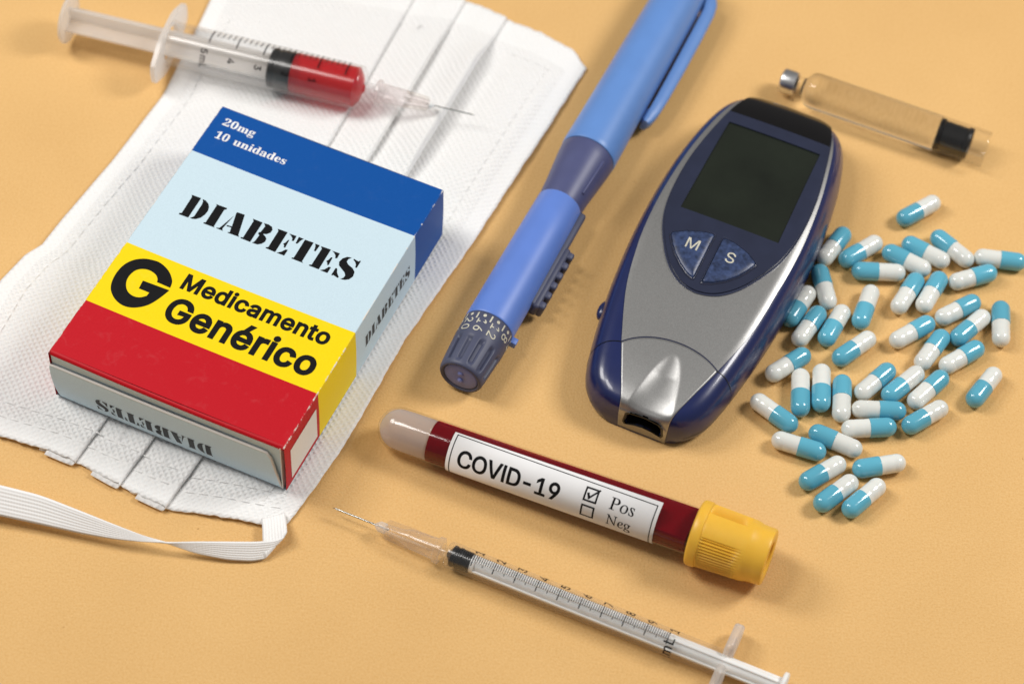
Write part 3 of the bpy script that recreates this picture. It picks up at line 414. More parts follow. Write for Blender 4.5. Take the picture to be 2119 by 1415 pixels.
for k in range(len(edge) - 1):
    for c in range(3): ef.append((k * 4 + c, k * 4 + c + 1, (k + 1) * 4 + c + 1, (k + 1) * 4 + c))
link('flap_edge', pyd(ev, ef), M['paper'], carton_box)
ZT = 0.004
def catmull(pts, corners, n=5):
    out = []; N_ = len(pts)
    for i in range(N_):
        p0, p1, p2, p3 = [Vector(pts[(i + k) % N_]) for k in (-1, 0, 1, 2)]
        if i in corners: p0 = p1
        if (i + 1) % N_ in corners: p3 = p2
        if i in corners and (i + 1) % N_ in corners: out.append(tuple(p1)); continue
        for k in range(n): t = k / n; out.append(tuple(0.5 * (2 * p1 + (p2 - p0) * t + (2 * p0 - 5 * p1 + 4 * p2 - p3) * t * t + (3 * p1 - p0 - 3 * p2 + p3) * t ** 3)))
    return out
def on_top(x0, y0): return lambda x, y, z: (x0 + x, y0 + y, sag(min(max(x0 + x, 0), BW)) + ZT + z)
def dense(bm, axis, n):
    lo = min(v.co[axis] for v in bm.verts); hi = max(v.co[axis] for v in bm.verts); no = Vector((0, 0, 0)); no[axis] = 1
    for i in range(1, n):
        co = Vector((0, 0, 0)); co[axis] = lo + (hi - lo) * i / n
        bmesh.ops.bisect_plane(bm, geom=bm.verts[:] + bm.edges[:] + bm.faces[:], plane_co=co, plane_no=no)
    return bm
def raw(loops):
    bm = bmesh.new()
    for l in loops:
        v, f = fill([l]); nv = [bm.verts.new((x, y, 0)) for x, y in v]
        for q in f: bm.faces.new([nv[i] for i in q])
    return bm
link('title_lettering', lay(dense(raw(DIAB), 0, 12), on_top(0.776, 5.462)), M['black_ink'], carton_box, False)
link('logo_print', lay(dense(raw([catmull(GLOGO[0], (0, 18, 19, 20, 21, 22, 34))]), 0, 4), on_top(0, 0)), M['black_ink'], carton_box, False)
g, _ = text_loops('Medicamento', track=0.018); link('lettering', lay(dense(flat(g, 0.028, 4.29, 0.94), 0, 8), on_top(1.99, 3.315)), M['black_ink'], carton_box, False)
g, _ = text_loops('Genérico', track=0.018); link('lettering', lay(dense(flat(g, 0.028, 4.34, 1.44), 0, 8), on_top(2.02, 2.255)), M['black_ink'], carton_box, False)
g, _ = text_loops('20mg', 'B'); link('lettering', lay(flat(g, 0.003, 0.97, 0.55), on_top(0.315, 8.725)), M['white_ink'], carton_box, False)
g, _ = text_loops('10', 'B'); link('lettering', lay(flat(g, 0.003, 0.40, 0.55), on_top(0.336, 8.225)), M['white_ink'], carton_box, False)
g, _ = text_loops('unidades', 'B'); link('lettering', lay(flat(g, 0.003, 1.60, 0.55), on_top(0.90, 8.225)), M['white_ink'], carton_box, False)
k = 3.38 / 5.07
link('lettering', lay(dense(raw(DIAB), 1, 6), lambda x, y, z: (4.70 - x * k, flap_y(4.70 - x * k, 0.74 - y * k) - 0.006, 0.74 - y * k)), M['grey_ink'], carton_box, False)
k = 2.66 / 5.07
link('lettering', lay(raw(DIAB), lambda x, y, z: (BW + 0.019, 4.52 + x * k, 0.67 + y * k * 1.12)), M['grey_ink'], carton_box, False)
link('side_sticker', pyd([(BW + 0.018, 0.30, 0.20), (BW + 0.018, 1.72, 0.20), (BW + 0.018, 1.72, 1.46), (BW + 0.018, 0.30, 1.46)], [(0, 1, 2, 3)]), M['paper'], carton_box, False)

# ------------------------------------------------------------------ face mask
ML = [(-15.13,-3.42),(-13.98,0.81),(-13.45,1.75),(-13.06,2.12),(-12.64,3.12),(-11.60,5.28),(-10.54,7.80),(-9.83,10.84),(-9.65,11.71),(-9.33,13.14)]
MR = [(-5.41,-6.25),(-5.03,-5.56),(-4.37,-4.21),(-4.04,-3.44),(-2.89,-0.29),(-1.23,3.30),(-0.48,5.06),(0.40,7.07),(1.63,10.03)]
MB = [(-15.13,-3.42),(-13.09,-4.21),(-11.77,-4.56),(-10.84,-4.91),(-9.42,-5.64),(-8.46,-6.05),(-7.66,-6.13),(-6.75,-6.23),(-6.01,-6.33),(-5.41,-6.25)]
MT = [(-9.33,13.14),(-2.15,12.41),(-1.61,12.22),(-1.12,11.91),(0.20,11.31),(1.23,10.66),(1.63,10.03)]
def pl(pts):
    P = [Vector(p) for p in pts]; d = [0]
    for a, b in zip(P, P[1:]): d.append(d[-1] + (b - a).length)
    def f(s):
        s = min(max(s, 0), 1) * d[-1]
        for i in range(len(P) - 1):
            if s <= d[i + 1] or i == len(P) - 2: return P[i].lerp(P[i + 1], (s - d[i]) / (d[i + 1] - d[i]))
    return f
fl, fr, fb, ft = pl(ML), pl(MR), pl(MB), pl(MT)
def mask_xy(s, t):
    p = fl(s).lerp(fr(s), t)
    cb = Vector(ML[0]).lerp(Vector(MR[0]), t); ct = Vector(ML[-1]).lerp(Vector(MR[-1]), t)
    q = p + (fb(t) - cb) * max(0, 1 - s) ** 5 + (ft(t) - ct) * s ** 5
    return q
def folds(s):
    c = min(1, s / 0.6); return [0.42 + 0.07 * c, 0.555 + 0.06 * c, 0.69 + 0.045 * c]
def hem_w(s, t):
    d = min(s / 0.052, (1 - s) / 0.06, t / 0.075, (1 - t) / 0.09); return d
def smooth(x): x = min(max(x, 0), 1); return x * x * (3 - 2 * x)
def pz(k, s, t):
    """height of pleat panel k"""
    F = folds(s); a = ([0.0] + F)[k]; b = (F + [1.0])[k]; q = (t - a) / (b - a); mid = smooth(min(s, 1 - s) / 0.12)
    puff = smooth((s - 0.62) / 0.1) * smooth((0.97 - s) / 0.08)
    if k == 0: z = 0.085 + 0.075 * smooth(q) + 0.03 * sin(pi * q) * mid + 0.05 * puff * smooth((q - 0.55) / 0.45)
    elif k < 3: z = 0.065 + (0.10 + 0.03 * mid + 0.40 * puff * (0.45 if k == 1 else 1)) * max(q, -0.3) ** 1.0 if q > 0 else 0.065 + 0.03 * q
    else: z = (0.06 + 0.115 * smooth(q / 0.45) * (0.45 + 0.55 * mid) + 0.16 * puff * smooth(q / 0.5) * (1 - smooth((q - 0.6) / 0.4)) - 0.06 * smooth((q - 0.75) / 0.25)) if q > 0 else 0.06 + 0.03 * q
    d = hem_w(s, t)
    z += 0.022 * (1 - smooth((d - 0.85) / 0.25)) - 0.03 * math.exp(-((d - 1.0) / 0.09) ** 2)
    z += 0.008 * sin(s * 41 + t * 17 + k) * mid + 0.006 * sin(s * 23 - t * 60)
    return max(z, 0.03)
mask = thing('face_mask', 'white pleated cloth face mask lying flat under the medicine box', 'face mask', (-6.5, 2.5, 0))
mo = Vector((-6.5, 2.5, 0))
NS = 150
for k in range(4):
    v = []; uv = []; f = []; ncol = None
    for i in range(NS + 1):
        s = i / NS; s = s + 0.0 * s; F = folds(s); a = ([0.0] + [x - 0.10 for x in F])[k]; b = (F + [1.0])[k]; nt_ = {0: 46, 1: 26, 2: 26, 3: 40}[k]
        row = []
        for j in range(nt_ + 1):
            t = a + (b - a) * j / nt_; p = mask_xy(s, t); jag = 0.014 * sin(t * 90 + 2 * sin(t * 31)) + 0.012 * sin(t * 211 + 1)
            z = pz(k, s, t)
            if i in (0, NS): p = p + Vector((0.3, 0.95)) * jag * (1 if i else -1)
            if k == 3 and j == nt_: p = p + Vector((1, 0)) * (0.008 * sin(s * 97) + 0.007 * sin(s * 261 + sin(s * 37) * 3))
            row.append((p.x, p.y, z, s * 18.6, t * 10.4))
        if k < 3:   # the pleat rolls over at its fold and runs back underneath
            p = mask_xy(s, b); d = (mask_xy(s, b + 0.01) - p).normalized(); z = row[-1][2]; e_ = Vector((-0.36, -0.93)) * (0.13 if i < 1 else 0); h = max(0.05, z - 0.085)
            for (dx, fz) in ((0.035, 0.1), (0.055, 0.4), (0.045, 0.75), (0.0, 1.0), (-0.25, 1.05), (-0.8, 1.0)):
                row.append((p.x + d.x * dx + e_.x * fz, p.y + d.y * dx + e_.y * fz, max(0.035, z - h * fz * 0.75 - 0.02 * fz), s * 18.6, b * 10.4 + dx + 0.3))
        if ncol is None: ncol = len(row)
        v += [(x - mo.x, y - mo.y, z) for x, y, z, _, _ in row]; uv += [(c, d_) for _, _, _, c, d_ in row]
    f = [(i * ncol + j, i * ncol + j + 1, (i + 1) * ncol + j + 1, (i + 1) * ncol + j) for i in range(NS) for j in range(ncol - 1)]
    me = pyd(v, f); ul = me.uv_layers.new(name='UVMap')
    for l in me.loops: ul.data[l.index].uv = uv[l.vertex_index]
    # pressed hems carry a flatter emboss than the field
    mi = []
    for p in me.polygons:
        c = [sum(uv[x][n] for x in p.vertices) / len(p.vertices) for n in (0, 1)]; s, t = c[0] / 18.6, c[1] / 10.4
        mi.append(1 if min(s / 0.052, (1 - s) / 0.06) < 0.62 or min(t / 0.075, (1 - t) / 0.09) < 0.55 else 0)
    me.polygons.foreach_set('material_index', mi)
    o = link('pleat_panel', me, None, mask, True, [M['cloth'], M['hem']])
    md = o.modifiers.new('thickness', 'SOLIDIFY'); md.thickness = 0.03; md.offset = -1
def top_z(s, t):
    F = folds(s); k = sum(1 for x in F if t > x); return pz(k, s, t)
def stitches(path, parent, ln=0.30, gap=0.07):
    """path: list of (s, t); short threads lying along it"""
    P = []
    for i in range(241):
        q = i / 240; s = path[0][0] + (path[1][0] - path[0][0]) * q; t = path[0][1] + (path[1][1] - path[0][1]) * q; p = mask_xy(s, t); P.append(Vector((p.x, p.y, top_z(s, t))) - mo)
    bm = bmesh.new(); d = 0; pts = []; rnd = random.Random(3)
    acc = 0; start = P[0]; i = 0; D = [0]
    for a, b in zip(P, P[1:]): D.append(D[-1] + (b - a).length)
    def at(x):
        for j in range(len(P) - 1):
            if D[j + 1] >= x: return P[j].lerp(P[j + 1], (x - D[j]) / max(1e-9, D[j + 1] - D[j]))
        return P[-1]
    x = 0.1
    while x + ln < D[-1]:
        a, b = at(x), at(x + ln); m = (a + b) / 2; ax = (b - a).normalized(); sd = Vector((-ax.y, ax.x, 0)) * 0.015; j = Vector((0, 0, 0.004)); tw = sd * rnd.uniform(-0.7, 0.7)
        st = [(a, 0.0, -0.012), (a.lerp(b, 0.15), 1, 0.012), (a.lerp(b, 0.5), 1.1, 0.02), (a.lerp(b, 0.85), 1, 0.012), (b, 0.0, -0.012)]
        rows = []
        for (c, wd, dz) in st:
            wd = max(wd, 0.25); c = c + j + tw + Vector((0, 0, dz)); rows.append([bm.verts.new(c - sd * wd), bm.verts.new(c + Vector((0, 0, 0.014 * wd))), bm.verts.new(c + sd * wd)])
        for r0, r1 in zip(rows, rows[1:]):
            for n in range(2): bm.faces.new((r0[n], r0[n + 1], r1[n + 1], r1[n]))
        x += ln + gap * rnd.uniform(0.7, 1.6)
    link('seam_stitching', bm, M['thread'], parent)
stitches(((0.030, 0.02), (0.030, 0.985)), mask); stitches(((0.055, 0.02), (0.055, 0.985)), mask)
stitches(((0.945, 0.79), (0.945, 0.985)), mask); stitches(((0.03, 0.905), (0.97, 0.905)), mask); stitches(((0.05, 0.07), (0.9, 0.07)), mask)
# elastic ear loop: a ribbon that twists once on the table and folds back up to the mask corner
LOOP = [((-13.426,-5.957,0.750), (-13.356,-6.639,0.350)), ((-12.675,-6.066,0.720), (-12.608,-6.733,0.320)), ((-11.623,-6.248,0.660), (-11.562,-6.877,0.270)), ((-10.549,-6.587,0.580), (-10.486,-7.045,0.240)), ((-9.762,-6.832,0.500), (-9.673,-7.155,0.270)),
        ((-9.005,-7.051,0.420), (-8.915,-7.217,0.330)), ((-8.382,-7.186,0.350), (-8.374,-7.225,0.380)), ((-7.604,-7.348,0.180), (-7.650,-7.157,0.420)), ((-6.781,-7.433,0.100), (-6.807,-7.090,0.420)), ((-6.177,-7.404,0.060), (-6.086,-7.015,0.380)), ((-5.881,-7.324,0.060), (-5.613,-6.897,0.330)), ((-5.834,-7.296,0.090), (-5.384,-6.765,0.330)),
        ((-5.876,-7.228,0.160), (-5.343,-6.677,0.380)), ((-5.936,-6.899,0.220), (-5.377,-6.481,0.360)), ((-5.996,-6.490,0.200), (-5.418,-6.250,0.260)), ((-6.057,-6.198,0.140), (-5.475,-5.990,0.160))]
v = []; uv = []; f = []; acc = 0; NA = 8; pm = None; ST = []
for (A, B), (A2, B2) in zip(LOOP, LOOP[1:]):
    for q in range(6): ST.append((Vector(A).lerp(Vector(A2), q / 6), Vector(B).lerp(Vector(B2), q / 6)))
ST.append((Vector(LOOP[-1][0]), Vector(LOOP[-1][1])))
for _ in range(2): ST = [ST[0]] + [((a[0] + 2 * b[0] + c[0]) / 4, (a[1] + 2 * b[1] + c[1]) / 4) for a, b, c in zip(ST, ST[1:], ST[2:])] + [ST[-1]]
for (A, B) in ST:
    m = (A + B) / 2; acc += (m - pm).length if pm else 0; pm = m
    for j in range(NA + 1): v.append(tuple(A.lerp(B, j / NA) - mo)); uv.append((acc, j / NA * 6))
for i in range(len(ST) - 1):
    for j in range(NA): a = i * (NA + 1) + j; f.append((a, a + 1, a + NA + 2, a + NA + 1))
me = pyd(v, f); ul = me.uv_layers.new(name='UVMap')
for l in me.loops: ul.data[l.index].uv = uv[l.vertex_index]
o = link('ear_loop', me, M['elastic'], mask); md = o.modifiers.new('thickness', 'SOLIDIFY'); md.thickness = 0.045; md.offset = 0
# ------------------------------------------------------------------ insulin pen (axis along local X, from dial to cap)
pen = thing('insulin_pen', 'blue insulin pen with pocket clip and numbered slate dial beside the mask', 'insulin pen', (-1.30, -1.77, 0.685), (0, R(-0.55), R(68.6)))
def groove(x, a, r):
    if x < 0.10 or x > 1.0: return r
    q = ((math.degrees(a) - 18 + 360) % 30); q = min(q, 30 - q); d = smooth((7.2 - q) / 3.4)
    e = smooth((x - 0.12) / 0.12) * smooth((0.98 - x) / 0.14); return r - 0.085 * d * e
prof = [(0.06, 0.0), (0.055, 0.49), (0.05, 0.50), (0.0, 0.515), (-0.015, 0.54), (-0.01, 0.575), (0.03, 0.605), (0.08, 0.622)] + [(0.1 + 0.05 * i, 0.625 + 0.062 * (i / 18) ** 0.8) for i in range(1, 19)] + [(1.04, 0.692), (1.4, 0.698), (1.76, 0.702), (1.775, 0.69), (1.775, 0.5)]
dial = sharp(link('dial', lathe(prof, 180, rfun=groove), M['slate_dark'], pen), 50)
bm = bmesh.new(); bm.from_mesh(lathe([(0.06, 0), (0.02, 0.2), (0.018, 0.44), (0.035, 0.475), (0.06, 0.48)], 48))
for yy in (0.14, -0.17):
    for q in bmesh.ops.create_uvsphere(bm, u_segments=14, v_segments=8, radius=0.085)['verts']: q.co = Vector((q.co.x * 0.6 + 0.02, q.co.y, q.co.z + yy))
link('push_button', bm, M['button_lilac'], pen)
def on_pen(x0, ang, r): return lambda x, y, z: (x0 - x, -(r + z) * sin(R(ang) + y / r), (r + z) * cos(R(ang) + y / r))
for n, a in ((24, -71), (20, -38), (16, -5), (12, 28), (8, 61), (4, 94), (2, 127)):
    g, wd = text_loops(str(n), track=0.05); b2 = flat(g, 0.004, 0.42 if n > 9 else 0.19, 0.52); 
    for q in b2.verts: q.co.y -= 0.132
    lay(b2, on_pen(1.53, a, 0.7045)); link('dial_number', b2, M['cream_ink'], dial, False)
    d = raw([[(0.048 * cos(i * pi / 8), 0.048 * sin(i * pi / 8)) for i in range(16)]]); lay(d, on_pen(1.655, a, 0.7055)); link('dial_dot', d, M['cream_ink'], dial, False)
    d = raw([[(0, 0.022), (0.2, 0.022), (0.2, -0.022), (0, -0.022)]]); lay(d, on_pen(1.72, a + 16.5, 0.7055)); link('dial_dash', d, M['cream_ink'], dial, False)
body = sharp(link('barrel', lathe([(1.775, 0.5), (1.79, 0.69), (1.81, 0.703), (1.86, 0.705), (3.2, 0.694), (5.0, 0.672), (6.42, 0.648), (6.45, 0.635), (6.46, 0.5)], 96), M['pen_blue'], pen))
bm = bmesh.new(); box_bm(bm, (1.66, -0.11, 0.6), (1.86, 0.11, 0.86), 0.02, 2, Matrix.Rotation(R(103), 4, 'X')); link('pointer_tab', bm, M['pen_blue'], pen)
collar = sharp(link('collar', lathe([(6.40, 0.5), (6.42, 0.62), (6.55, 0.645), (7.0, 0.675), (7.6, 0.735), (8.1, 0.785), (8.36, 0.80), (8.40, 0.79), (8.41, 0.5)], 96), M['slate'], pen))
bm = bmesh.new(); box_bm(bm, (6.8, -0.045, 0.66), (8.05, 0.045, 0.71), 0.02, 2)
for q in bm.verts: q.co.z += (q.co.x - 6.8) * 0.085
bmesh.ops.transform(bm, matrix=Matrix.Rotation(R(52), 4, 'X'), verts=bm.verts); link('collar_ridge', bm, M['slate'], collar)
sharp(link('cap', lathe([(8.41, 0.5), (8.42, 0.80), (8.45, 0.812), (8.6, 0.815), (10.5, 0.785), (12.5, 0.77), (14.5, 0.745), (15.6, 0.72), (16.0, 0.62), (16.2, 0.45), (16.25, 0)], 96), M['cap_blue'], pen))
RX = Matrix.Rotation(R(106), 4, 'X')
bm = bmesh.new(); stn = [(15.75, 0.50, 0.72), (15.70, 0.62, 1.00), (15.50, 0.72, 1.10), (15.1, 0.80, 1.17), (14.0, 0.82, 1.20), (12.6, 0.845, 1.215), (11.4, 0.855, 1.205), (10.9, 0.855, 1.18), (10.55, 0.855, 1.12), (10.40, 0.87, 1.04)]
rows = []
for i, (x, r0, r1) in enumerate(stn):
    hw = 0.25 if x > 10.6 else 0.20; c = 0.04
    rows.append([bm.verts.new((x, y, z)) for y, z in ((-hw, r0), (hw, r0), (hw + .02, r0 + c), (hw, r1 - c), (hw - c, r1), (-hw + c, r1), (-hw, r1 - c), (-hw - .02, r0 + c))])
for a, b in zip(rows, rows[1:]):
    for i in range(8): bm.faces.new((a[i], a[(i + 1) % 8], b[(i + 1) % 8], b[i]))
bm.faces.new(rows[0]); bm.faces.new(rows[-1][::-1]); box_bm(bm, (10.5, -0.14, 0.80), (10.95, 0.14, 0.97), 0.05, 2)
bmesh.ops.recalc_face_normals(bm, faces=bm.faces); bmesh.ops.transform(bm, matrix=RX, verts=bm.verts); sharp(link('pocket_clip', bm, M['cap_blue'], pen), 55)
bm = bmesh.new(); box_bm(bm, (3.0, -0.23, 0.5), (6.5, 0.23, 0.81), 0.10, 4); bmesh.ops.transform(bm, matrix=RX, verts=bm.verts); rail = link('slider_rail', bm, M['slate_dark'], pen)
bm = bmesh.new(); box_bm(bm, (2.98, -0.24, 0.7), (5.2, 0.24, 0.91), 0.08, 3); bmesh.ops.transform(bm, matrix=RX, verts=bm.verts); sl = link('slider_button', bm, M['slate_dark'], pen)
ribs = None
for i in range(6):
    x = 3.04 + i * 0.37; bm = bmesh.new(); box_bm(bm, (x, -0.26, 0.85), (x + 0.24, 0.25, 1.06), 0.07, 3); bmesh.ops.transform(bm, matrix=RX, verts=bm.verts); link('rib', bm, M['slate_dark'], sl)

# ------------------------------------------------------------------ blood glucose meter: local X to its right, Y along it, Z up
MA = 68.76; mt = Vector((cos(R(MA)), sin(R(MA)), 0))
meter = thing('glucose_meter', 'navy and silver blood glucose meter with blank dark screen and M and S keys', 'glucose meter', (3.313, -2.827, 0), (0, 0, R(MA - 90)))
def interp(tab):
    def f(x):
        if x <= tab[0][0]: return tab[0][1]
        for i in range(len(tab) - 1):
            (x0, y0), (x1, y1) = tab[i], tab[i + 1]
            if x <= x1:
                m0 = (y1 - tab[i - 1][1]) / (x1 - tab[i - 1][0]) if i else (y1 - y0) / (x1 - x0)
                m1 = (tab[i + 2][1] - y0) / (tab[i + 2][0] - x0) if i + 2 < len(tab) else (y1 - y0) / (x1 - x0)
                h = x1 - x0; t = (x - x0) / h
                return (2*t**3 - 3*t*t + 1) * y0 + (t**3 - 2*t*t + t) * h * m0 + (-2*t**3 + 3*t*t) * y1 + (t**3 - t*t) * h * m1
        return tab[-1][1]
    return f
mw = interp([(0.16, 0.95), (0.24, 1.2), (0.4, 1.42), (0.7, 1.66), (1.1, 1.82), (1.8, 1.98), (3, 2.18), (4, 2.30), (5.5, 2.41), (7.1, 2.42), (8.5, 2.34), (9.7, 2.18), (10.6, 1.98), (11.1, 1.78), (11.4, 1.52), (11.6, 1.15), (11.72, 0.75), (11.78, 0.3)])
mh = interp([(0.16, 0.80), (0.24, 0.97), (0.4, 1.07), (0.8, 1.18), (1.6, 1.30), (3, 1.43), (4.5, 1.56), (6, 1.64), (8, 1.68), (9.5, 1.64), (10.5, 1.54), (11.1, 1.40), (11.4, 1.26), (11.6, 1.08), (11.72, 0.92), (11.78, 0.8)])
def mz(u, v):
    wv, h = mw(v), mh(v); d = max(0.0, wv - abs(u)); Rr = min(0.6, wv * 0.6); e = 1 - min(d / Rr, 1)
    return h * (0.42 + 0.58 * sqrt(max(0, 1 - e ** 2.3))) + 0.05 * (1 - (u / wv) ** 2)
def dish(u, v_):
    """thumb scoop above the strip port, open towards the nose"""
    k = max(0.0, (1.98 - v_) / 1.83); hw = 0.62 * k ** 0.5; x = abs(u - 0.30)
    if hw < 0.02: return 0.0
    return -0.10 * max(0, 1 - (x / hw) ** 2) ** 0.8 * min(1, k / 0.35) ** 0.8
vs_ = [0.16, 0.18, 0.24, 0.32, 0.42, 0.56, 0.65, 0.75, 0.86, 1.0, 1.15, 1.3] + [1.3 + 0.42 * i for i in range(1, 22)] + [10.4, 10.65, 10.9, 11.1, 11.25, 11.4, 11.5, 11.6, 11.68, 11.74, 11.78]
bm = bmesh.new(); rows = []; NU = 28
for v_ in vs_:
    wv = mw(v_); row = []
    for i in range(NU + 1):
        t = -1 + 2 * i / NU; u = wv * sin(t * pi / 2); row.append(bm.verts.new((u, v_, mz(u, v_) + min(0, dish(u, v_)) * 1.25)))
    h = mh(v_); i1, i2 = min(0.05, wv * .1), min(0.28, wv * .3)
    for (u, z) in ((wv - i1 * .3, h * 0.30), (wv - i1, 0.22), (wv - i2 * .5, 0.08), (wv - i2, 0.02), (0, 0.0), (-wv + i2, 0.02), (-wv + i2 * .5, 0.08), (-wv + i1, 0.22), (-wv + i1 * .3, h * 0.30)): row.append(bm.verts.new((u, v_, z)))
    rows.append(row)
for a, b in zip(rows, rows[1:]):
    n = len(a)
    for i in range(n): bm.faces.new((a[i], a[(i + 1) % n], b[(i + 1) % n], b[i]))
bm.faces.new(rows[0]); bm.faces.new(rows[-1][::-1]); bmesh.ops.recalc_face_normals(bm, faces=bm.faces)
mbody = sharp(link('case', bm, M['navy'], meter), 50)
uc = lambda v_: 0.20 * max(0, 1 - v_ / 5.0)       # the silver strip leans a touch to the right at the port end
sw = interp([(0.0, 0.66), (0.3, 0.72), (1.0, 0.99), (2.0, 1.36), (3.5, 1.80), (5.0, 2.01), (6.0, 2.08), (7.0, 2.08), (8.4, 1.98), (9.6, 1.80), (10.4, 1.63), (11.0, 1.42)])
def seam_v(u): return 2.36 - 0.42 * ((u - 0.35) / 1.25) ** 2
def sheet(name, vlist_f, mat, parent, lift, nv, nu, uf, skirt=0.06, zf=None):
    """thin sheet following the case top; vlist_f(t,u)->v, uf(v)->(u0,u1)"""
    bm = bmesh.new(); rows = []
    for j in range(nv + 1):
        row = []
        for i in range(nu + 1):
            q = i / nu; v_ = vlist_f(j / nv, q); a, b = uf(v_); u = a + (b - a) * q; z = mz(u, max(v_, 0.16)) + lift + (zf(u, v_) if zf else 0); row.append(bm.verts.new((u, v_, z)))
        rows.append(row)
    for a, b in zip(rows, rows[1:]):
        for i in range(nu): bm.faces.new((a[i], a[i + 1], b[i + 1], b[i]))
    eds = [e for e in bm.edges if e.is_boundary]; r = bmesh.ops.extrude_edge_only(bm, edges=eds)
    for g in r['geom']:
        if isinstance(g, bmesh.types.BMVert): g.co.z -= skirt + lift
    bmesh.ops.recalc_face_normals(bm, faces=bm.faces); return sharp(link(name, bm, mat, parent), 50)
suf = lambda v_: (uc(v_) - sw(v_), uc(v_) + sw(v_))
def v_main(t, q):
    u = -1.1 + 2.6 * q; v0 = seam_v(u) + 0.016; return v0 + (11.0 - v0) * t
sheet('silver_panel', v_main, M['silver'], meter, 0.022, 70, 40, suf)
# end cap of the silver strip, wrapping down over the port end
bm = bmesh.new(); rows = []; NU2 = 44
for j in range(84):
    row = []
    for i in range(NU2 + 1):
        q = i / NU2; u_ = -1.1 + 2.6 * q; v1 = seam_v(u_) - 0.016
        if j < 48: v_ = 0.16 + (v1 - 0.16) * (1 - j / 47) ** 1.35; a, b = suf(v_); u = a + (b - a) * q; z = mz(u, v_) + 0.022 + dish(u, v_) * (1 - smooth((0.28 - v_) / 0.12) * 0.6); y = v_
        else:
            k = (j - 47) / 36; a, b = suf(0.16); u = (a + (b - a) * q) * (1 - 0.03 * k); zt = mz(u, 0.16) + 0.022 + dish(u, 0.16) * 0.4; y = 0.14 - 0.025 * min(1, k * 4) + 0.05 * k * k; z = zt + (0.04 - zt) * k
        row.append(bm.verts.new((u, y, z)))
    rows.append(row)
for a, b in zip(rows, rows[1:]):
    for i in range(NU2): bm.faces.new((a[i], a[i + 1], b[i + 1], b[i]))
def in_poly(x, y, P):
    c = False
    for (x0, y0), (x1, y1) in zip(P, P[1:] + P[:1]):
        if (y0 <= y) != (y1 <= y) and x0 + (y - y0) * (x1 - x0) / (y1 - y0) > x: c = not c
    return c
slot = [(-0.24, 0.33), (-0.29, 0.42), (-0.25, 0.74), (-0.15, 0.83), (0.25, 0.87), (0.60, 0.80), (0.70, 0.70), (0.73, 0.42), (0.68, 0.33), (0.45, 0.41), (0.22, 0.44), (0.0, 0.41)]
bmesh.ops.delete(bm, geom=[f for f in bm.faces if f.calc_center_median().y < 0.2 and in_poly(0.22 + (f.calc_center_median().x - 0.22) / 1.06, 0.6 + (f.calc_center_median().z - 0.6) / 1.06, slot)], context='FACES')
bmesh.ops.recalc_face_normals(bm, faces=bm.faces); bm.normal_update()
r = bmesh.ops.extrude_edge_only(bm, edges=[e for e in bm.edges if e.is_boundary and not (e.verts[0].co.y < 0.2 and -0.4 < e.verts[0].co.x < 0.82 and 0.26 < e.verts[0].co.z < 0.96 and abs(e.verts[0].co.x - 0.2) < 0.6)])
for g in r['geom']:
    if isinstance(g, bmesh.types.BMVert):
        if g.co.y < 0.17: g.co.y += 0.12
        else: g.co.z -= 0.09
scap = link('silver_end_cap', bm, M['silver'], meter)
# strip port: a rounded slot cut through end cap and case, lined in black
bm = bmesh.new(); v0 = [bm.verts.new((x, -0.2, z)) for x, z in slot]; v1 = [bm.verts.new((x * 0.96, 0.75, z * 0.97 + 0.02)) for x, z in slot]; n = len(slot)
for i in range(n): bm.faces.new((v0[i], v0[(i + 1) % n], v1[(i + 1) % n], v1[i]))
bm.faces.new(v0[::-1]); bm.faces.new(v1); bmesh.ops.recalc_face_normals(bm, faces=bm.faces)
cutter = link('cutter', bm, M['hole'], meter, False); bpy.context.view_layer.update()
dg = bpy.context.evaluated_depsgraph_get()
for ob in (mbody,):
    md = ob.modifiers.new('slot', 'BOOLEAN'); md.operation = 'DIFFERENCE'; md.object = cutter; md.solver = 'EXACT' if ob is mbody else 'FAST'
    dg = bpy.context.evaluated_depsgraph_get(); dg.update(); me = bpy.data.meshes.new_from_object(ob.evaluated_get(dg)); ob.modifiers.clear(); ob.data = me
bpy.data.objects.remove(cutter)
bm = bmesh.new(); va = [bm.verts.new((0.22 + (x - 0.22) * 1.14, 0.116, 0.6 + (z - 0.6) * 1.16)) for x, z in slot]; v0 = [bm.verts.new((0.22 + (x - 0.22) * 1.04, 0.108, 0.6 + (z - 0.6) * 1.04)) for x, z in slot]
for i in range(len(slot)): bm.faces.new((va[i], v0[i], v0[(i + 1) % len(slot)], va[(i + 1) % len(slot)]))
v1 = [bm.verts.new((x * 0.8 + 0.05, 0.62, 0.58 + (z - 0.58) * 0.55)) for x, z in slot]
for i in range(n): bm.faces.new((v0[i], v1[i], v1[(i + 1) % n], v0[(i + 1) % n]))
bm.faces.new(v1); link('strip_port', bm, M['hole'], meter, False)
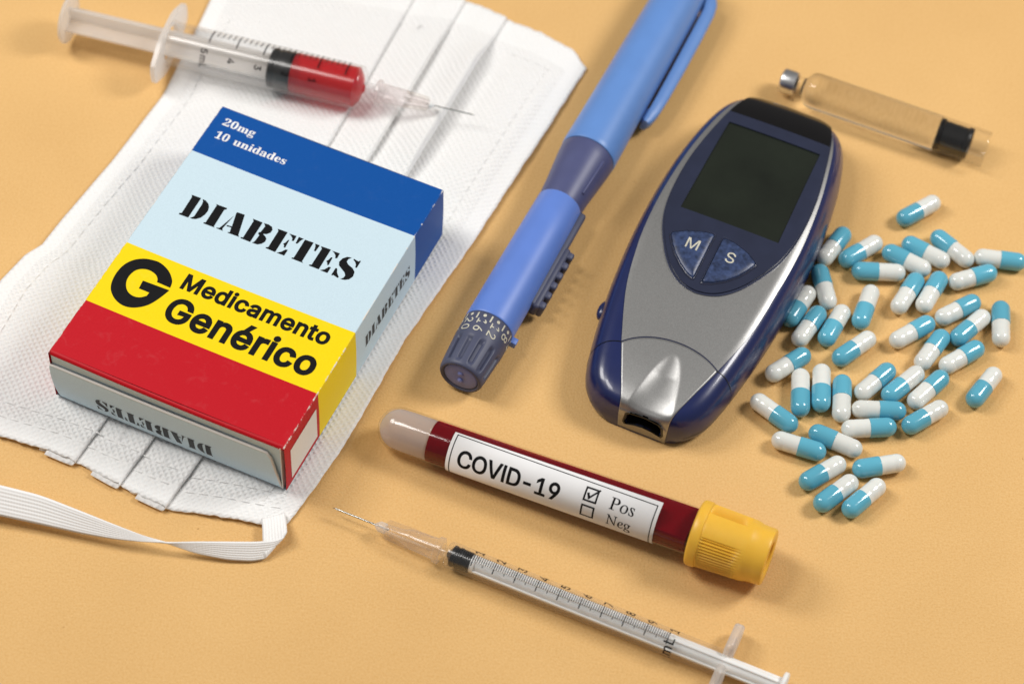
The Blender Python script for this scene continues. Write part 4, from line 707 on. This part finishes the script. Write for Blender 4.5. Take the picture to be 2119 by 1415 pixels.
# door seam running on down both navy flanks
def seam_line(side):
    P = []
    for i in range(22):
        t = i / 21; u0 = suf(seam_v(-1.1 if side < 0 else 1.5))[0 if side < 0 else 1]; wv = 2.06; a = abs(u0) + (wv - abs(u0)) * min(1, t * 1.35); vv = seam_v(-1.1 if side < 0 else 1.5) - (0.5 if side < 0 else 0.12) * min(1, t * 1.35) ** 1.5
        u = side * min(a, mw(vv) - 0.001); z = mz(u, vv) if t < 0.74 else mz(side * mw(vv), vv) * (1 - (t - 0.74) / 0.26 * 0.55)
        if t >= 0.74: u = side * (mw(vv) + 0.004)
        P.append(Vector((u, vv, z + 0.006)))
    bm = bmesh.new(); rows = []
    for i, p in enumerate(P):
        d = (P[min(i + 1, 21)] - P[max(i - 1, 0)]).normalized(); s = Vector((0, 1, 0)) * 0.014; nrm = d.cross(s).normalized() * 0.003
        rows.append([bm.verts.new(p - s), bm.verts.new(p + s)])
    for a, b in zip(rows, rows[1:]): bm.faces.new((a[0], a[1], b[1], b[0]))
    bmesh.ops.recalc_face_normals(bm, faces=bm.faces); link('case_seam', bm, M['hole'], meter)
seam_line(-1); seam_line(1)
bm = bmesh.new(); rows = []
for sd, vl in ((-1, [0.3 + 0.2 * i for i in range(54)]), (1, [0.3 + 0.2 * i for i in range(54)])):
    prev = None
    for v_ in vl:
        u = sd * (mw(v_) + 0.004); z = mh(v_) * 0.36; cur = (bm.verts.new((u, v_, z - 0.012)), bm.verts.new((u, v_, z + 0.012)))
        if prev: bm.faces.new((prev[0], cur[0], cur[1], prev[1]))
        prev = cur
link('parting_line', bm, M['hole'], meter)
# face plate with sunken display
bw = interp([(4.02, 0.03), (4.06, 0.28), (4.2, 0.58), (4.5, 0.92), (4.95, 1.24), (5.7, 1.61), (6.4, 1.79), (7.25, 1.855), (8.2, 1.83), (8.95, 1.74), (9.8, 1.60), (10.7, 1.42), (11.2, 1.27), (11.5, 1.12)])
LV0, LV1 = 6.40, 9.90
def lcdw(v_): return 1.43 - 0.02 * (v_ - 6.4)
sheet('face_rim', lambda t, q: 3.965 + 6.935 * t ** 1.8, M['bezel_rim'], meter, 0.05, 70, 30, lambda v_: (0.04 - bw(v_ + 0.055) - 0.045 * smooth((v_ - 3.96) / 0.2), 0.04 + bw(v_ + 0.055) + 0.045 * smooth((v_ - 3.96) / 0.2)))
# plate pieces round the opening: chin, two cheeks, brow
def piece(name, v0, v1, uf, nv, nu, mat, lift=0.09, ease=False):
    f = lambda t, q: v0 + (v1 - v0) * (t ** 1.6 if ease else t)
    return sheet(name, f, mat, meter, lift, nv, nu, uf, 0.05)
bx = lambda v_: (0.04 - bw(v_), 0.04 + bw(v_))
piece('face_plate', 4.02, LV0, bx, 40, 30, M['bezel'], ease=True)
piece('face_plate_side', LV0, LV1, lambda v_: (0.04 - bw(v_), 0.04 - lcdw(v_)), 24, 6, M['bezel'])
piece('face_plate_side', LV0, LV1, lambda v_: (0.04 + lcdw(v_), 0.04 + bw(v_)), 24, 6, M['bezel'])
piece('face_plate_brow', LV1, 10.33, bx, 6, 30, M['bezel'])
piece('infrared_window', 10.335, 11.5, bx, 16, 30, M['ir'], 0.088)
bm = bmesh.new(); rows = []
for j in range(17):
    v_ = LV0 - 0.02 + (LV1 - LV0 + 0.04) * j / 16; row = []
    for i in range(13):
        u = 0.04 + (lcdw(v_) + 0.02) * (-1 + 2 * i / 12); row.append(bm.verts.new((u, v_, mz(u, v_) + 0.0525)))
    rows.append(row)
for a, b in zip(rows, rows[1:]):
    for i in range(12): bm.faces.new((a[i], a[i + 1], b[i + 1], b[i]))
link('screen', bm, M['lcd'], meter)
def key(name, pts, letter, cx, cy):
    zc = mz(cx, cy) + 0.06
    bm = bmesh.new(); n = len(pts); P = [Vector((x, y, 0)) for x, y in pts]; cen = sum(P, Vector()) / n; rings = []
    for (sc, dz) in ((1.07, 0.0), (1.06, 0.035), (1.02, 0.045), (1.0, 0.012), (0.99, 0.012), (0.975, 0.055), (0.93, 0.075), (0.6, 0.085)):
        rings.append([bm.verts.new((cen.x + (p.x - cen.x) * sc, cen.y + (p.y - cen.y) * sc, mz(cen.x + (p.x - cen.x) * sc, cen.y + (p.y - cen.y) * sc) + 0.08 + dz)) for p in P])
    for k in range(len(rings) - 1):
        if k == 3: continue
        for i in range(n): bm.faces.new((rings[k][i], rings[k][(i + 1) % n], rings[k + 1][(i + 1) % n], rings[k + 1][i]))
    bm.faces.new(rings[-1]); bmesh.ops.recalc_face_normals(bm, faces=bm.faces)
    me_i = [1 if all(v in rings[0] + rings[1] + rings[2] + rings[3] for v in f.verts) else 0 for f in bm.faces]
    for f, q in zip(bm.faces, me_i): f.material_index = q
    o = sharp(link(name, bm, None, meter, True, [M['key'], M['bezel_rim']]), 60); o['label'] = 'worn blue triangular key marked ' + letter
    g, _ = text_loops(letter); b2 = flat(g, 0.002, 0.35 if letter == 'M' else 0.25, 0.66)
    lay(b2, lambda x, y, z: (cx - 0.19 + x, cy - 0.17 + y, mz(cx - .19 + x, cy - .17 + y) + 0.08 + 0.089 + z)); link('key_letter', b2, M['cream_ink'], o, False)
def rounded(pts, r=0.09, n=4):
    out = []
    for i, p in enumerate(pts):
        a, b, c = Vector(pts[i - 1]), Vector(p), Vector(pts[(i + 1) % len(pts)])
        if (a - b).angle(c - b) > 2.3: out.append(tuple(b)); continue
        d0, d1 = (a - b).normalized() * r, (c - b).normalized() * r
        for k in range(n + 1): t = k / n; out.append(tuple((b + d0).lerp(b, t).lerp(b.lerp(b + d1, t), t)))
    return out
key('key', rounded([(-1.30, 5.46), (-1.12, 5.14), (-0.92, 4.86), (-0.66, 4.60), (-0.40, 4.40), (-0.17, 4.30), (-0.17, 5.90), (-0.45, 5.86), (-0.9, 5.70)]), 'M', -0.58, 5.32)
key('key', rounded([(0.07, 4.28), (0.36, 4.40), (0.64, 4.60), (0.90, 4.88), (1.06, 5.14), (1.20, 5.46), (0.86, 5.70), (0.42, 5.86), (0.07, 5.90)]), 'S', 0.56, 5.32)
bm = bmesh.new(); bmesh.ops.create_uvsphere(bm, u_segments=20, v_segments=12, radius=1)
for q in bm.verts: q.co = Vector((-2.15 + q.co.x * 0.17, 3.05 + q.co.y * 0.33, 0.62 + q.co.z * 0.2))
link('side_button', bm, M['navy'], meter)
# ------------------------------------------------------------------ capsules
CL, CR = 1.48, 0.262
def half(r, x_open, x_tip, sgn):
    p = [(0.0, r - 0.012), (x_open, r - 0.002), (x_open + sgn * 0.012, r)]
    xe = x_tip - sgn * r * 1.02; p += [(x_open + (xe - x_open) * 0.5, r), (xe, r * 0.992)]
    for i in range(1, 11): a = i / 10 * pi / 2; p.append((xe + sgn * r * 1.02 * sin(a), r * 0.992 * cos(a)))
    if sgn < 0: p = p[::-1]
    return lathe(p, 40)
def white_half():
    r = 0.250; p = []; xt = -CL / 2; xe = xt + r * 1.02
    for i in range(11): a = i / 10 * pi / 2; p.append((xe - r * 1.02 * cos(a), r * sin(a)))
    p += [(xe + 0.06, r), (xe + 0.09, r - 0.006), (xe + 0.12, r), (-0.16, r), (-0.13, r - 0.005), (-0.10, r), (0.1, r)]
    return lathe(p, 40)
me_blue, me_white = half(CR, 0.0, CL / 2, 1), white_half()
CAPS = [(8.75,3.84,1.02),(9.50,3.73,-2.47),(9.98,3.05,-3.12),(10.77,3.51,2.64),(11.31,3.85,2.62),(12.07,4.04,2.38),(13.40,3.77,-0.07),(12.59,3.08,0.39),(10.75,2.37,1.08),(11.41,2.45,1.11),(8.45,2.39,1.78),(7.74,1.65,-2.06),(9.58,1.79,-1.87),(8.02,1.02,1.05),(8.70,1.09,-2.02),(12.11,1.91,0.59),(12.42,1.34,-2.32),(13.27,1.54,1.52),(10.83,1.06,0.64),(9.24,0.38,-2.41),(11.33,0.49,1.01),(12.14,0.33,0.65),(7.44,-0.31,0.69),(7.75,-1.20,-1.59),(8.31,-1.00,-1.61),(8.85,-1.32,1.52),(9.77,-0.67,0.83),(10.51,-0.71,-2.35),(11.17,-0.83,0.84),(12.68,-0.62,-2.16),(7.04,-1.92,-0.67),(9.84,-1.60,0.03),(9.53,-2.20,0.14),(11.04,-1.73,-2.50),(7.70,-2.92,-0.28),(8.65,-2.68,2.73),(11.18,5.33,-2.50),(8.29,-3.71,-2.50),(9.77,-3.37,-2.88),(8.62,-4.31,-2.39),(9.34,-4.40,-2.34)]
CL_TXT = ['capsule touching the meter, blue end up and right, highest of those along its edge',
 'capsule just right of the meter-side one, white end up right above a level capsule',
 'level capsule, blue end left, tucked under a slanting one right of the keys',
 'capsule sloping down right, lower of two parallel ones with blue ends up left',
 'capsule sloping down right, wedged between its parallel neighbours, blue end up left',
 'steeply sloping capsule, blue end up left, upper right of the pile',
 'level capsule cut by the right edge of the photo, white end left',
 'nearly level capsule below the one cut by the photo edge, blue end right',
 'left one of two parallel steep capsules with blue tops and white feet',
 'right one of two parallel steep capsules with blue tops and white feet',
 'steep capsule leaning left near the meter, shaded dark blue top and white foot',
 'capsule tucked in the shade of the meter flank, white top and blue foot',
 'steep lone capsule left of the twin blue-topped pair, white top and blue foot',
 'middle capsule of three side by side by the meter, blue top and white foot',
 'right capsule of three side by side by the meter, white top and blue foot',
 'slanting capsule touching two neighbours, blue end up right, near the far right upright one',
 'slanting capsule left of the upright far right one, white end up and blue foot',
 'upright capsule at far right, blue top and white foot',
 'slanting capsule alone in the middle of the pile, blue end up right',
 'slanting capsule alone below the trio by the meter, white end up right',
 'steep capsule in the right half of the pile, blue top touching a white-topped one',
 'slanting capsule just under the white-topped one at right, blue end up right',
 'slanting capsule by the lower meter flank, blue end up right, white end down left',
 'left capsule of three upright side by side, white top and blue foot',
 'middle capsule of three upright side by side, white top and blue foot',
 'right capsule of three upright side by side, blue top and white foot',
 'left capsule of three slanting side by side, blue end up right',
 'middle capsule of three slanting side by side, white end up right',
 'right capsule of three slanting side by side, blue end up right',
 'lone capsule at lower far right, white top and blue foot',
 'leftmost capsule, alone, white end up left and blue end down right',
 'upper one of two level capsules stacked together, blue end right',
 'lower one of two level capsules stacked together, blue end right',
 'slanting capsule right of the two level stacked ones, white end up right',
 'capsule sloping down right at lower left, white end left and blue end right',
 'capsule sloping down right under the level pair, blue end up left and white end right',
 'capsule lying alone nearest the glass cartridge, white end up right',
 'slanting capsule second from the bottom at left, blue end down left, white end up',
 'almost level capsule near the bottom of the pile, blue end left',
 'lower left capsule of the lowest pair, blue foot and white end up right',
 'lowest capsule of all, right of its pair, blue end up right and white foot']
cap0 = None; cap_rnd = random.Random(11)
for (x, y, a), lab in zip(CAPS, CL_TXT):
    if cap0 is None:
        cap0 = c = thing('capsule', lab, 'capsule', (x, y, CR), (0, 0, a), 'blue and white capsules spilled beside the meter')
        link('blue_half', me_blue, M['cap_cyan'], c); link('white_half', me_white, M['cap_white'], c)
    else:
        c = cap0.copy(); C.objects.link(c); c.location = (x, y, CR); c['label'] = lab
        for ch in list(cap0.children): q = ch.copy(); C.objects.link(q); q.parent = c; q.location.x = cap_rnd.uniform(-0.022, 0.022)
    rnd = random.Random(int((x + 20) * 100)); c.rotation_euler = (rnd.uniform(0, 6), rnd.uniform(-0.01, 0.01), a)

# ------------------------------------------------------------------ blood tube
tube = thing('blood_tube', 'blood collection tube with amber cap and white COVID-19 label marked positive', 'test tube', (-3.29, -3.29, 0.585), (0, R(-1.75), R(-19.07)))
TT = R(1.75); tr = lambda x: 0.578 + 0.0058 * x
def dome(r0, x0, n=12, in_=0.0): return [(x0 + r0 * (1 - cos(i / n * pi / 2)), (r0) * sin(i / n * pi / 2)) for i in range(n + 1)]
link('tube_wall', lathe(dome(0.578, 0.0) + [(0.9, tr(.9)), (3, tr(3)), (6, tr(6)), (8.8, tr(8.8))], 72), M['tube'], tube)
gr = 0.525
def clip_liquid(x0, x1, level, rr, mat, name, parent, nx, slant=0.0, dome_=False):
    """liquid in a lying tube: round below, cut off level on top"""
    bm = bmesh.new(); rows = []; NAa = 64
    for i in range(nx + 1):
        x = x0 + (x1 - x0) * i / nx; r = rr(x); row = []
        for k in range(NAa):
            a = 2 * pi * k / NAa; z = r * cos(a); y = -r * sin(a); lim = level(x)
            z2 = min(z, lim); row.append(bm.verts.new((x + slant * (z2), y, z2)))
        rows.append(row)
    for a, b in zip(rows, rows[1:]):
        for k in range(NAa): bm.faces.new((a[k], a[(k + 1) % NAa], b[(k + 1) % NAa], b[k]))
    bm.faces.new(rows[0]); bm.faces.new(rows[-1][::-1]); bmesh.ops.recalc_face_normals(bm, faces=bm.faces)
    return sharp(link(name, bm, mat, parent), 35)
link('separator_gel', lathe([(0.03 + p[0], p[1]) for p in dome(gr, 0.02)] + [(0.8, gr + .01), (1.40, gr + .015), (1.52, gr + 0.0), (1.54, 0.3), (1.50, 0)], 64), M['gel'], tube)
clip_liquid(1.50, 8.6, lambda x: 0.56 - 0.045 * (x - 2.7), lambda x: tr(x) - 0.04, M['blood'], 'blood', tube, 90)
LX0, LX1, LA0, LA1 = 2.10, 7.78, -11, 130
lab = lathe([(LX0, tr(LX0) + 0.012), (LX0 + 2, tr(LX0 + 2) + 0.012), (LX1, tr(LX1) + 0.012)], 60, R(LA0), R(LA1))
lb = link('label', lab, M['label'], tube); md = lb.modifiers.new('thickness', 'SOLIDIFY'); md.thickness = 0.008; md.offset = -1
def on_tube(x0, ang): return lambda x, y, z: (x0 + x, -(tr(x0 + x) + 0.0145 + z) * sin(R(ang) - y / tr(x0 + x)), (tr(x0 + x) + 0.0145 + z) * cos(R(ang) - y / tr(x0 + x)))
g, _ = text_loops('COVID-19', track=-0.008); link('lettering', lay(dense(flat(g, 0.019, 2.80, 0.87), 1, 8), on_tube(LX0 + 0.30, 73)), M['black_ink'], lb, False)
for s, a in (('Pos', 46), ('Neg', 88)):
    g, _ = text_loops(s, 'I', shear=-0.24); link('lettering', lay(dense(flat(g, 0.004, 0.66, 0.66), 1, 6), on_tube(LX0 + 2.42 + 2.0, a)), M['black_ink'], lb, False)
def lines(polys, wd):
    """thin drawn strokes in xy, mitre-free"""
    bm = bmesh.new()
    for k, (a, b) in enumerate(polys):
        a, b = Vector(a), Vector(b); d = (b - a).normalized(); s = Vector((-d.y, d.x)) * wd / 2; a = a - d * wd / 2; b = b + d * wd / 2; n = max(1, int((b - a).length / 0.06))
        for i in range(n):
            p, q = a.lerp(b, i / n), a.lerp(b, (i + 1) / n); bm.faces.new([bm.verts.new((c.x, c.y, 0.0004 * (k % 4))) for c in (p - s, q - s, q + s, p + s)])
    return bm
sq = lambda x, y, h: [((x, y), (x + h, y)), ((x + h, y), (x + h, y + h)), ((x + h, y + h), (x, y + h)), ((x, y + h), (x, y))]
link('tick_box', lay(lines(sq(0, 0, 0.32), 0.046), on_tube(LX0 + 1.74 + 2.0, 45)), M['black_ink'], lb, False)
link('tick_box', lay(lines(sq(0, 0, 0.32), 0.046), on_tube(LX0 + 1.74 + 2.0, 88)), M['black_ink'], lb, False)
link('tick_mark', lay(lines([((0.07, 0.17), (0.12, 0.07)), ((0.12, 0.07), (0.34, 0.33)), ((0.085, 0.18), (0.125, 0.10))], 0.046), on_tube(LX0 + 1.74 + 2.0, 45)), M['black_ink'], lb, False)
hgt = (LA1 - LA0) * pi / 180 * 0.6
bl_ = 0.10; wdt = LX1 - LX0
link('label_border', lay(lines([((bl_, 0.1), (wdt - bl_, 0.1)), ((bl_, hgt - 0.09), (wdt - bl_, hgt - 0.09)), ((bl_, 0.1), (bl_, hgt - 0.09)), ((wdt - bl_, 0.1), (wdt - bl_, hgt - 0.09))], 0.026), on_tube(LX0, LA1)), M['black_ink'], lb, False)
def cap_r(x, a, r):
    d = math.degrees(a) % 360
    if not (8.98 < x < 10.12): return r
    if d < 37 or d > 347 or (190 < d < 230): return r        # smooth panels between the ribbed ones
    e = smooth((x - 8.98) / 0.03) * smooth((10.12 - x) / 0.35); q = (d % 6.0) / 6.0; return r - 0.055 * e * (0.5 + 0.5 * cos(2 * pi * q)) ** 0.8
prof = [(8.70, 0.60), (8.69, 0.80), (8.71, 0.84), (8.76, 0.862), (8.90, 0.862), (8.955, 0.85), (8.97, 0.825)] + [(8.99 + i * 0.06, 0.828 - 0.030 * (i / 19)) for i in range(20)] + [(10.2, 0.785), (10.3, 0.755), (10.45, 0.745), (10.62, 0.742), (10.67, 0.725), (10.685, 0.69), (10.68, 0.45), (10.66, 0.42), (10.45, 0.40), (10.3, 0.38), (10.28, 0.0)]
sharp(link('tube_cap', lathe(prof, 360, rfun=cap_r), M['yellow_cap'], tube), 45)

# ------------------------------------------------------------------ slim 1 ml syringe
s1 = thing('syringe', 'slim empty 1 mL syringe with black stopper tip lying in front of the blood tube', 'syringe', (-4.289, -5.824, 0.345), (0, 0, R(-20.5)))
def wall(name, prof, mat, parent, seg=56): return sharp(link(name, lathe(prof, seg), mat, parent), 45)
wall('needle', [(0.0, 0.0), (0.10, 0.018), (0.13, 0.024), (1.30, 0.024), (1.6, 0.024)], M['steel'], s1, 16)
hub = wall('needle_hub', [(1.50, 0.12), (1.62, 0.14), (1.95, 0.16), (2.15, 0.235), (2.25, 0.25), (2.90, 0.285), (2.94, 0.345), (3.06, 0.352), (3.08, 0.30), (3.08, 0.24)], M['hub'], s1)
wall('glue_tip', [(1.19, 0.0), (1.22, 0.045), (1.34, 0.135), (1.38, 0.14), (1.52, 0.14), (1.54, 0.10)], M['milky'], hub, 32)
for i in range(4):
    bm = bmesh.new(); vs4 = [bm.verts.new(p) for p in ((1.45, 0.012, 0.1), (2.2, 0.012, 0.1), (2.85, 0.012, 0.27), (2.05, 0.012, 0.285), (1.85, 0.012, 0.27), (1.55, 0.012, 0.26))]
    fc = bm.faces.new(vs4); r = bmesh.ops.extrude_face_region(bm, geom=[fc]); [setattr(g.co, 'y', -0.012) for g in r['geom'] if isinstance(g, bmesh.types.BMVert)]
    bmesh.ops.recalc_face_normals(bm, faces=bm.faces); bmesh.ops.transform(bm, matrix=Matrix.Rotation(R(45 + 90 * i), 4, 'X'), verts=bm.verts); link('hub_fin', bm, M['hub'], hub, False)
brl = wall('barrel', [(2.3, 0.13), (2.6, 0.17), (3.22, 0.19), (3.24, 0.30), (3.28, 0.335), (3.36, 0.345), (10.55, 0.345), (10.7, 0.36)], M['barrel'], s1)
wall('barrel_core', [(3.0, 0.10), (3.2, 0.12), (3.36, 0.285), (10.6, 0.285)], M['barrel'], brl)
for sd in (1, -1):
    bm = bmesh.new(); pts = []
    for i in range(9): a = pi * i / 8; pts.append((1.05 * sd + 0.10 * sd * sin(a) if 0 else sd * (0.98 + 0.2 * sin(a)), 0.27 * cos(a)))
    pts = [(sd * 0.2, 0.36)] + [(sd * 0.5, 0.31)] + pts + [(sd * 0.5, -0.31), (sd * 0.2, -0.335)]
    vs4 = [bm.verts.new((10.58, y, z)) for y, z in pts]; fc = bm.faces.new(vs4); r = bmesh.ops.extrude_face_region(bm, geom=[fc]); [setattr(g.co, 'x', 10.82) for g in r['geom'] if isinstance(g, bmesh.types.BMVert)]
    bmesh.ops.recalc_face_normals(bm, faces=bm.faces); bmesh.ops.bevel(bm, geom=bm.edges[:], offset=0.03, segments=2, affect='EDGES'); link('finger_grip', bm, M['milky'], brl)
wall('rubber_stopper', [(3.22, 0.0), (3.23, 0.06), (3.30, 0.14), (3.36, 0.25), (3.38, 0.278), (3.44, 0.278), (3.46, 0.255), (3.52, 0.255), (3.54, 0.278), (3.60, 0.278), (3.62, 0.262), (3.88, 0.262), (3.90, 0.0)], M['rubber'], s1)
pl_ = wall('plunger', [(3.90, 0.0), (3.90, 0.235), (4.0, 0.24), (4.02, 0.20), (12.2, 0.20), (12.2, 0.0)], M['white_pp'], s1)
bm = bmesh.new(); box_bm(bm, (4.0, -0.045, -0.245), (12.2, 0.045, 0.245), 0.015); link('plunger_rib', bm, M['white_pp'], pl_)
bm = bmesh.new(); box_bm(bm, (4.0, -0.245, -0.045), (12.2, 0.245, 0.045), 0.015); link('plunger_rib', bm, M['white_pp'], pl_)
wall('thumb_rest', [(12.16, 0.0), (12.16, 0.36), (12.19, 0.40), (12.27, 0.40), (12.30, 0.36), (12.31, 0.0)], M['white_pp'], pl_)
def arc_ticks(rows, r, wd):
    """printed scale: rows of (x, a0, a1)"""
    v = []; f = []
    for x, a0, a1 in rows:
        n = 8; w0 = wd; wd = w0 * (1.5 if abs(a1 - a0) > 50 else 1)
        for i in range(n + 1):
            a = R(a0 + (a1 - a0) * i / n); v += [(x - wd / 2, -r * sin(a), r * cos(a)), (x + wd / 2, -r * sin(a), r * cos(a))]
        b = len(v) - 2 * (n + 1)
        for i in range(n): f.append((b + 2 * i, b + 2 * i + 1, b + 2 * i + 3, b + 2 * i + 2))
        wd = w0
    return pyd(v, f)
rows = []
for i in range(-8, 91):
    x = 3.965 + i * 0.0584; k = i % 10; rows.append((x, -16, 40 if k == 0 else (30 if k == 5 else 20)))
link('scale_marks', arc_ticks(rows, 0.3475, 0.0185), M['black_ink'], brl, False)
def numerals(items, r, mat, parent, up=-1, sz=0.3, bold=0.008):
    """letters stand with their tops towards the needle: up=-1 when the needle is at low x"""
    for s, x0, a0, k in items:
        g, w_ = text_loops(s, track=0.04); b2 = flat(g, bold, None, sz * k)
        wmax = max(q.co.x for q in b2.verts)
        if up < 0: fn = lambda x, y, z: (x0 + sz * k * .36 - y, -(r + z) * sin(R(a0) + (wmax / 2 - x) / r), (r + z) * cos(R(a0) + (wmax / 2 - x) / r))
        else: fn = lambda x, y, z: (x0 - sz * k * .36 + y, -(r + z) * sin(R(a0) + (x - wmax / 2) / r), (r + z) * cos(R(a0) + (x - wmax / 2) / r))
        lay(dense(b2, 0, 6), fn); link('scale_number', b2, mat, parent, False)
numerals([(str(i), 3.99 + (i - 1) * 0.584, -36, 1) for i in range(1, 10)] + [('1', 9.25, -36, 1), ('1mL', 9.22, 68, 1.1)], 0.348, M['black_ink'], brl, -1, 0.46, 0.012)

# ------------------------------------------------------------------ 5 ml syringe with red liquid
s5 = thing('syringe', '5 mL syringe half filled with red liquid lying across the top of the face mask', 'syringe', (-13.55, 9.86, 0.87), (0, 0, R(-12.35)))
p5 = wall('plunger', [(0.0, 0.0), (-0.03, 0.5), (0.0, 0.70), (0.04, 0.73), (0.10, 0.72), (0.13, 0.6), (0.14, 0.0)], M['milky'], s5)
for lo, hi in (((0.1, -0.05, -0.47), (6.3, 0.05, 0.47)), ((0.1, -0.47, -0.05), (6.3, 0.47, 0.05))):
    bm = bmesh.new(); box_bm(bm, lo, hi, 0.02); link('plunger_rib', bm, M['milky'], p5)
bm = bmesh.new(); pts = [(1.36, 0.16), (1.30, 0.34), (0.70, 0.66), (0.42, 0.74), (-0.42, 0.74), (-0.70, 0.66), (-1.30, 0.34), (-1.36, 0.16), (-1.36, -0.16), (-1.30, -0.34), (-0.70, -0.66), (-0.42, -0.72), (0.42, -0.72), (0.70, -0.66), (1.30, -0.34), (1.36, -0.16)]
inn = [(0.56 * cos(2 * pi * (i + 0.5) / 16), 0.56 * sin(2 * pi * (i + 0.5) / 16)) for i in range(16)]
ring = []
for x in (3.08, 3.21): ring.append(([bm.verts.new((x, y, z)) for y, z in pts], [bm.verts.new((x, y, z)) for y, z in inn]))
for i in range(16):
    j = (i + 1) % 16
    bm.faces.new((ring[0][0][i], ring[0][0][j], ring[1][0][j], ring[1][0][i])); bm.faces.new((ring[0][1][i], ring[1][1][i], ring[1][1][j], ring[0][1][j]))
    for q in ring: bm.faces.new((q[0][i], q[0][j], q[1][j], q[1][i]))
bmesh.ops.recalc_face_normals(bm, faces=bm.faces)
b5 = wall('barrel', [(3.2, 0.70), (3.26, 0.66), (3.34, 0.648), (8.86, 0.648), (8.93, 0.63), (8.97, 0.58), (9.10, 0.25), (9.14, 0.21), (9.75, 0.19)], M['barrel'], s5)
sharp(link('finger_grip', bm, M['milky'], b5), 40)
wall('barrel_core', [(3.12, 0.585), (8.82, 0.585), (8.95, 0.4), (9.02, 0.14), (9.7, 0.12)], M['barrel'], b5)
wall('rubber_stopper', [(6.24, 0.0), (6.24, 0.40), (6.27, 0.57), (6.30, 0.582), (6.40, 0.582), (6.43, 0.555), (6.52, 0.555), (6.55, 0.582), (6.90, 0.582), (6.93, 0.575), (6.94, 0.52), (7.12, 0.0)], M['rubber'], s5)
wall('red_liquid', [(6.945, 0.50), (6.95, 0.58), (8.82, 0.58), (8.94, 0.395), (9.02, 0.13), (9.06, 0.10), (9.07, 0)], M['red_liquid'], s5)
h5 = wall('needle_hub', [(9.42, 0.22), (9.42, 0.35), (9.45, 0.37), (9.54, 0.37), (9.57, 0.29), (10.30, 0.255), (10.38, 0.22), (10.45, 0.16), (11.0, 0.12), (11.02, 0.08)], M['pink_hub'], s5)
for i in range(4):
    bm = bmesh.new(); vs4 = [bm.verts.new(p) for p in ((10.3, 0.012, 0.15), (11.0, 0.012, 0.09), (10.95, 0.012, 0.2), (10.7, 0.012, 0.235), (10.25, 0.012, 0.262))]
    fc = bm.faces.new(vs4); r = bmesh.ops.extrude_face_region(bm, geom=[fc]); [setattr(g.co, 'y', -0.012) for g in r['geom'] if isinstance(g, bmesh.types.BMVert)]
    bmesh.ops.recalc_face_normals(bm, faces=bm.faces); bmesh.ops.transform(bm, matrix=Matrix.Rotation(R(30 + 90 * i), 4, 'X'), verts=bm.verts); link('hub_fin', bm, M['hub'], h5, False)
wall('glue_tip', [(10.98, 0.0), (10.98, 0.11), (11.06, 0.11), (11.14, 0.04), (11.15, 0.0)], M['white_pp'], h5, 24)
wall('needle', [(10.9, 0.02), (12.25, 0.02), (12.36, 0.0)], M['steel'], s5, 14)
rows = []
for i in range(0, 26):
    x = 4.47 + i * 0.163; k = i % 5; rows.append((x, -42, 16 if k == 0 else -8))
link('scale_marks', arc_ticks(rows, 0.6505, 0.026), M['black_ink'], b5, False)
numerals([('5mL', 4.44, 60, 1.0), ('4', 5.26, 50, 1), ('3', 6.07, 50, 1), ('2', 6.88, 50, 1), ('1', 7.69, 50, 1)], 0.651, M['black_ink'], b5, 1, 0.40, 0.015)

# ------------------------------------------------------------------ glass cartridge
ct = thing('glass_cartridge', 'small clear glass insulin cartridge with silver crimp cap and black plunger', 'cartridge', (7.36, 9.69, 0.53), (0, 0, R(-20.44)))
gls = wall('glass_body', [(0.62, 0.0), (0.62, 0.262), (0.68, 0.30), (0.74, 0.39), (0.82, 0.478), (0.92, 0.518), (1.05, 0.53), (4.74, 0.53), (4.74, 0.0)], M['filled'], ct, 96)
wall('glass_neck', [(0.38, 0.25), (0.44, 0.30), (0.50, 0.255), (0.618, 0.26)], M['glass'], gls, 72)
wall('glass_tail', [(4.742, 0.53), (6.16, 0.53), (6.20, 0.515), (6.19, 0.49), (6.12, 0.478), (4.9, 0.478)], M['glass'], gls, 72)
wall('rubber_plunger', [(4.75, 0.0), (4.75, 0.44), (4.77, 0.474), (4.86, 0.474), (4.89, 0.43), (5.55, 0.43), (5.58, 0.474), (5.68, 0.474), (5.71, 0.45), (5.71, 0.30), (5.6, 0.27), (5.6, 0.0)], M['rubber'], ct)
wall('crimp_cap', [(-0.04, 0.0), (-0.04, 0.16), (-0.045, 0.27), (-0.03, 0.33), (0.0, 0.352), (0.05, 0.36), (0.30, 0.36), (0.40, 0.35), (0.42, 0.325), (0.41, 0.26)], M['alu'], ct)
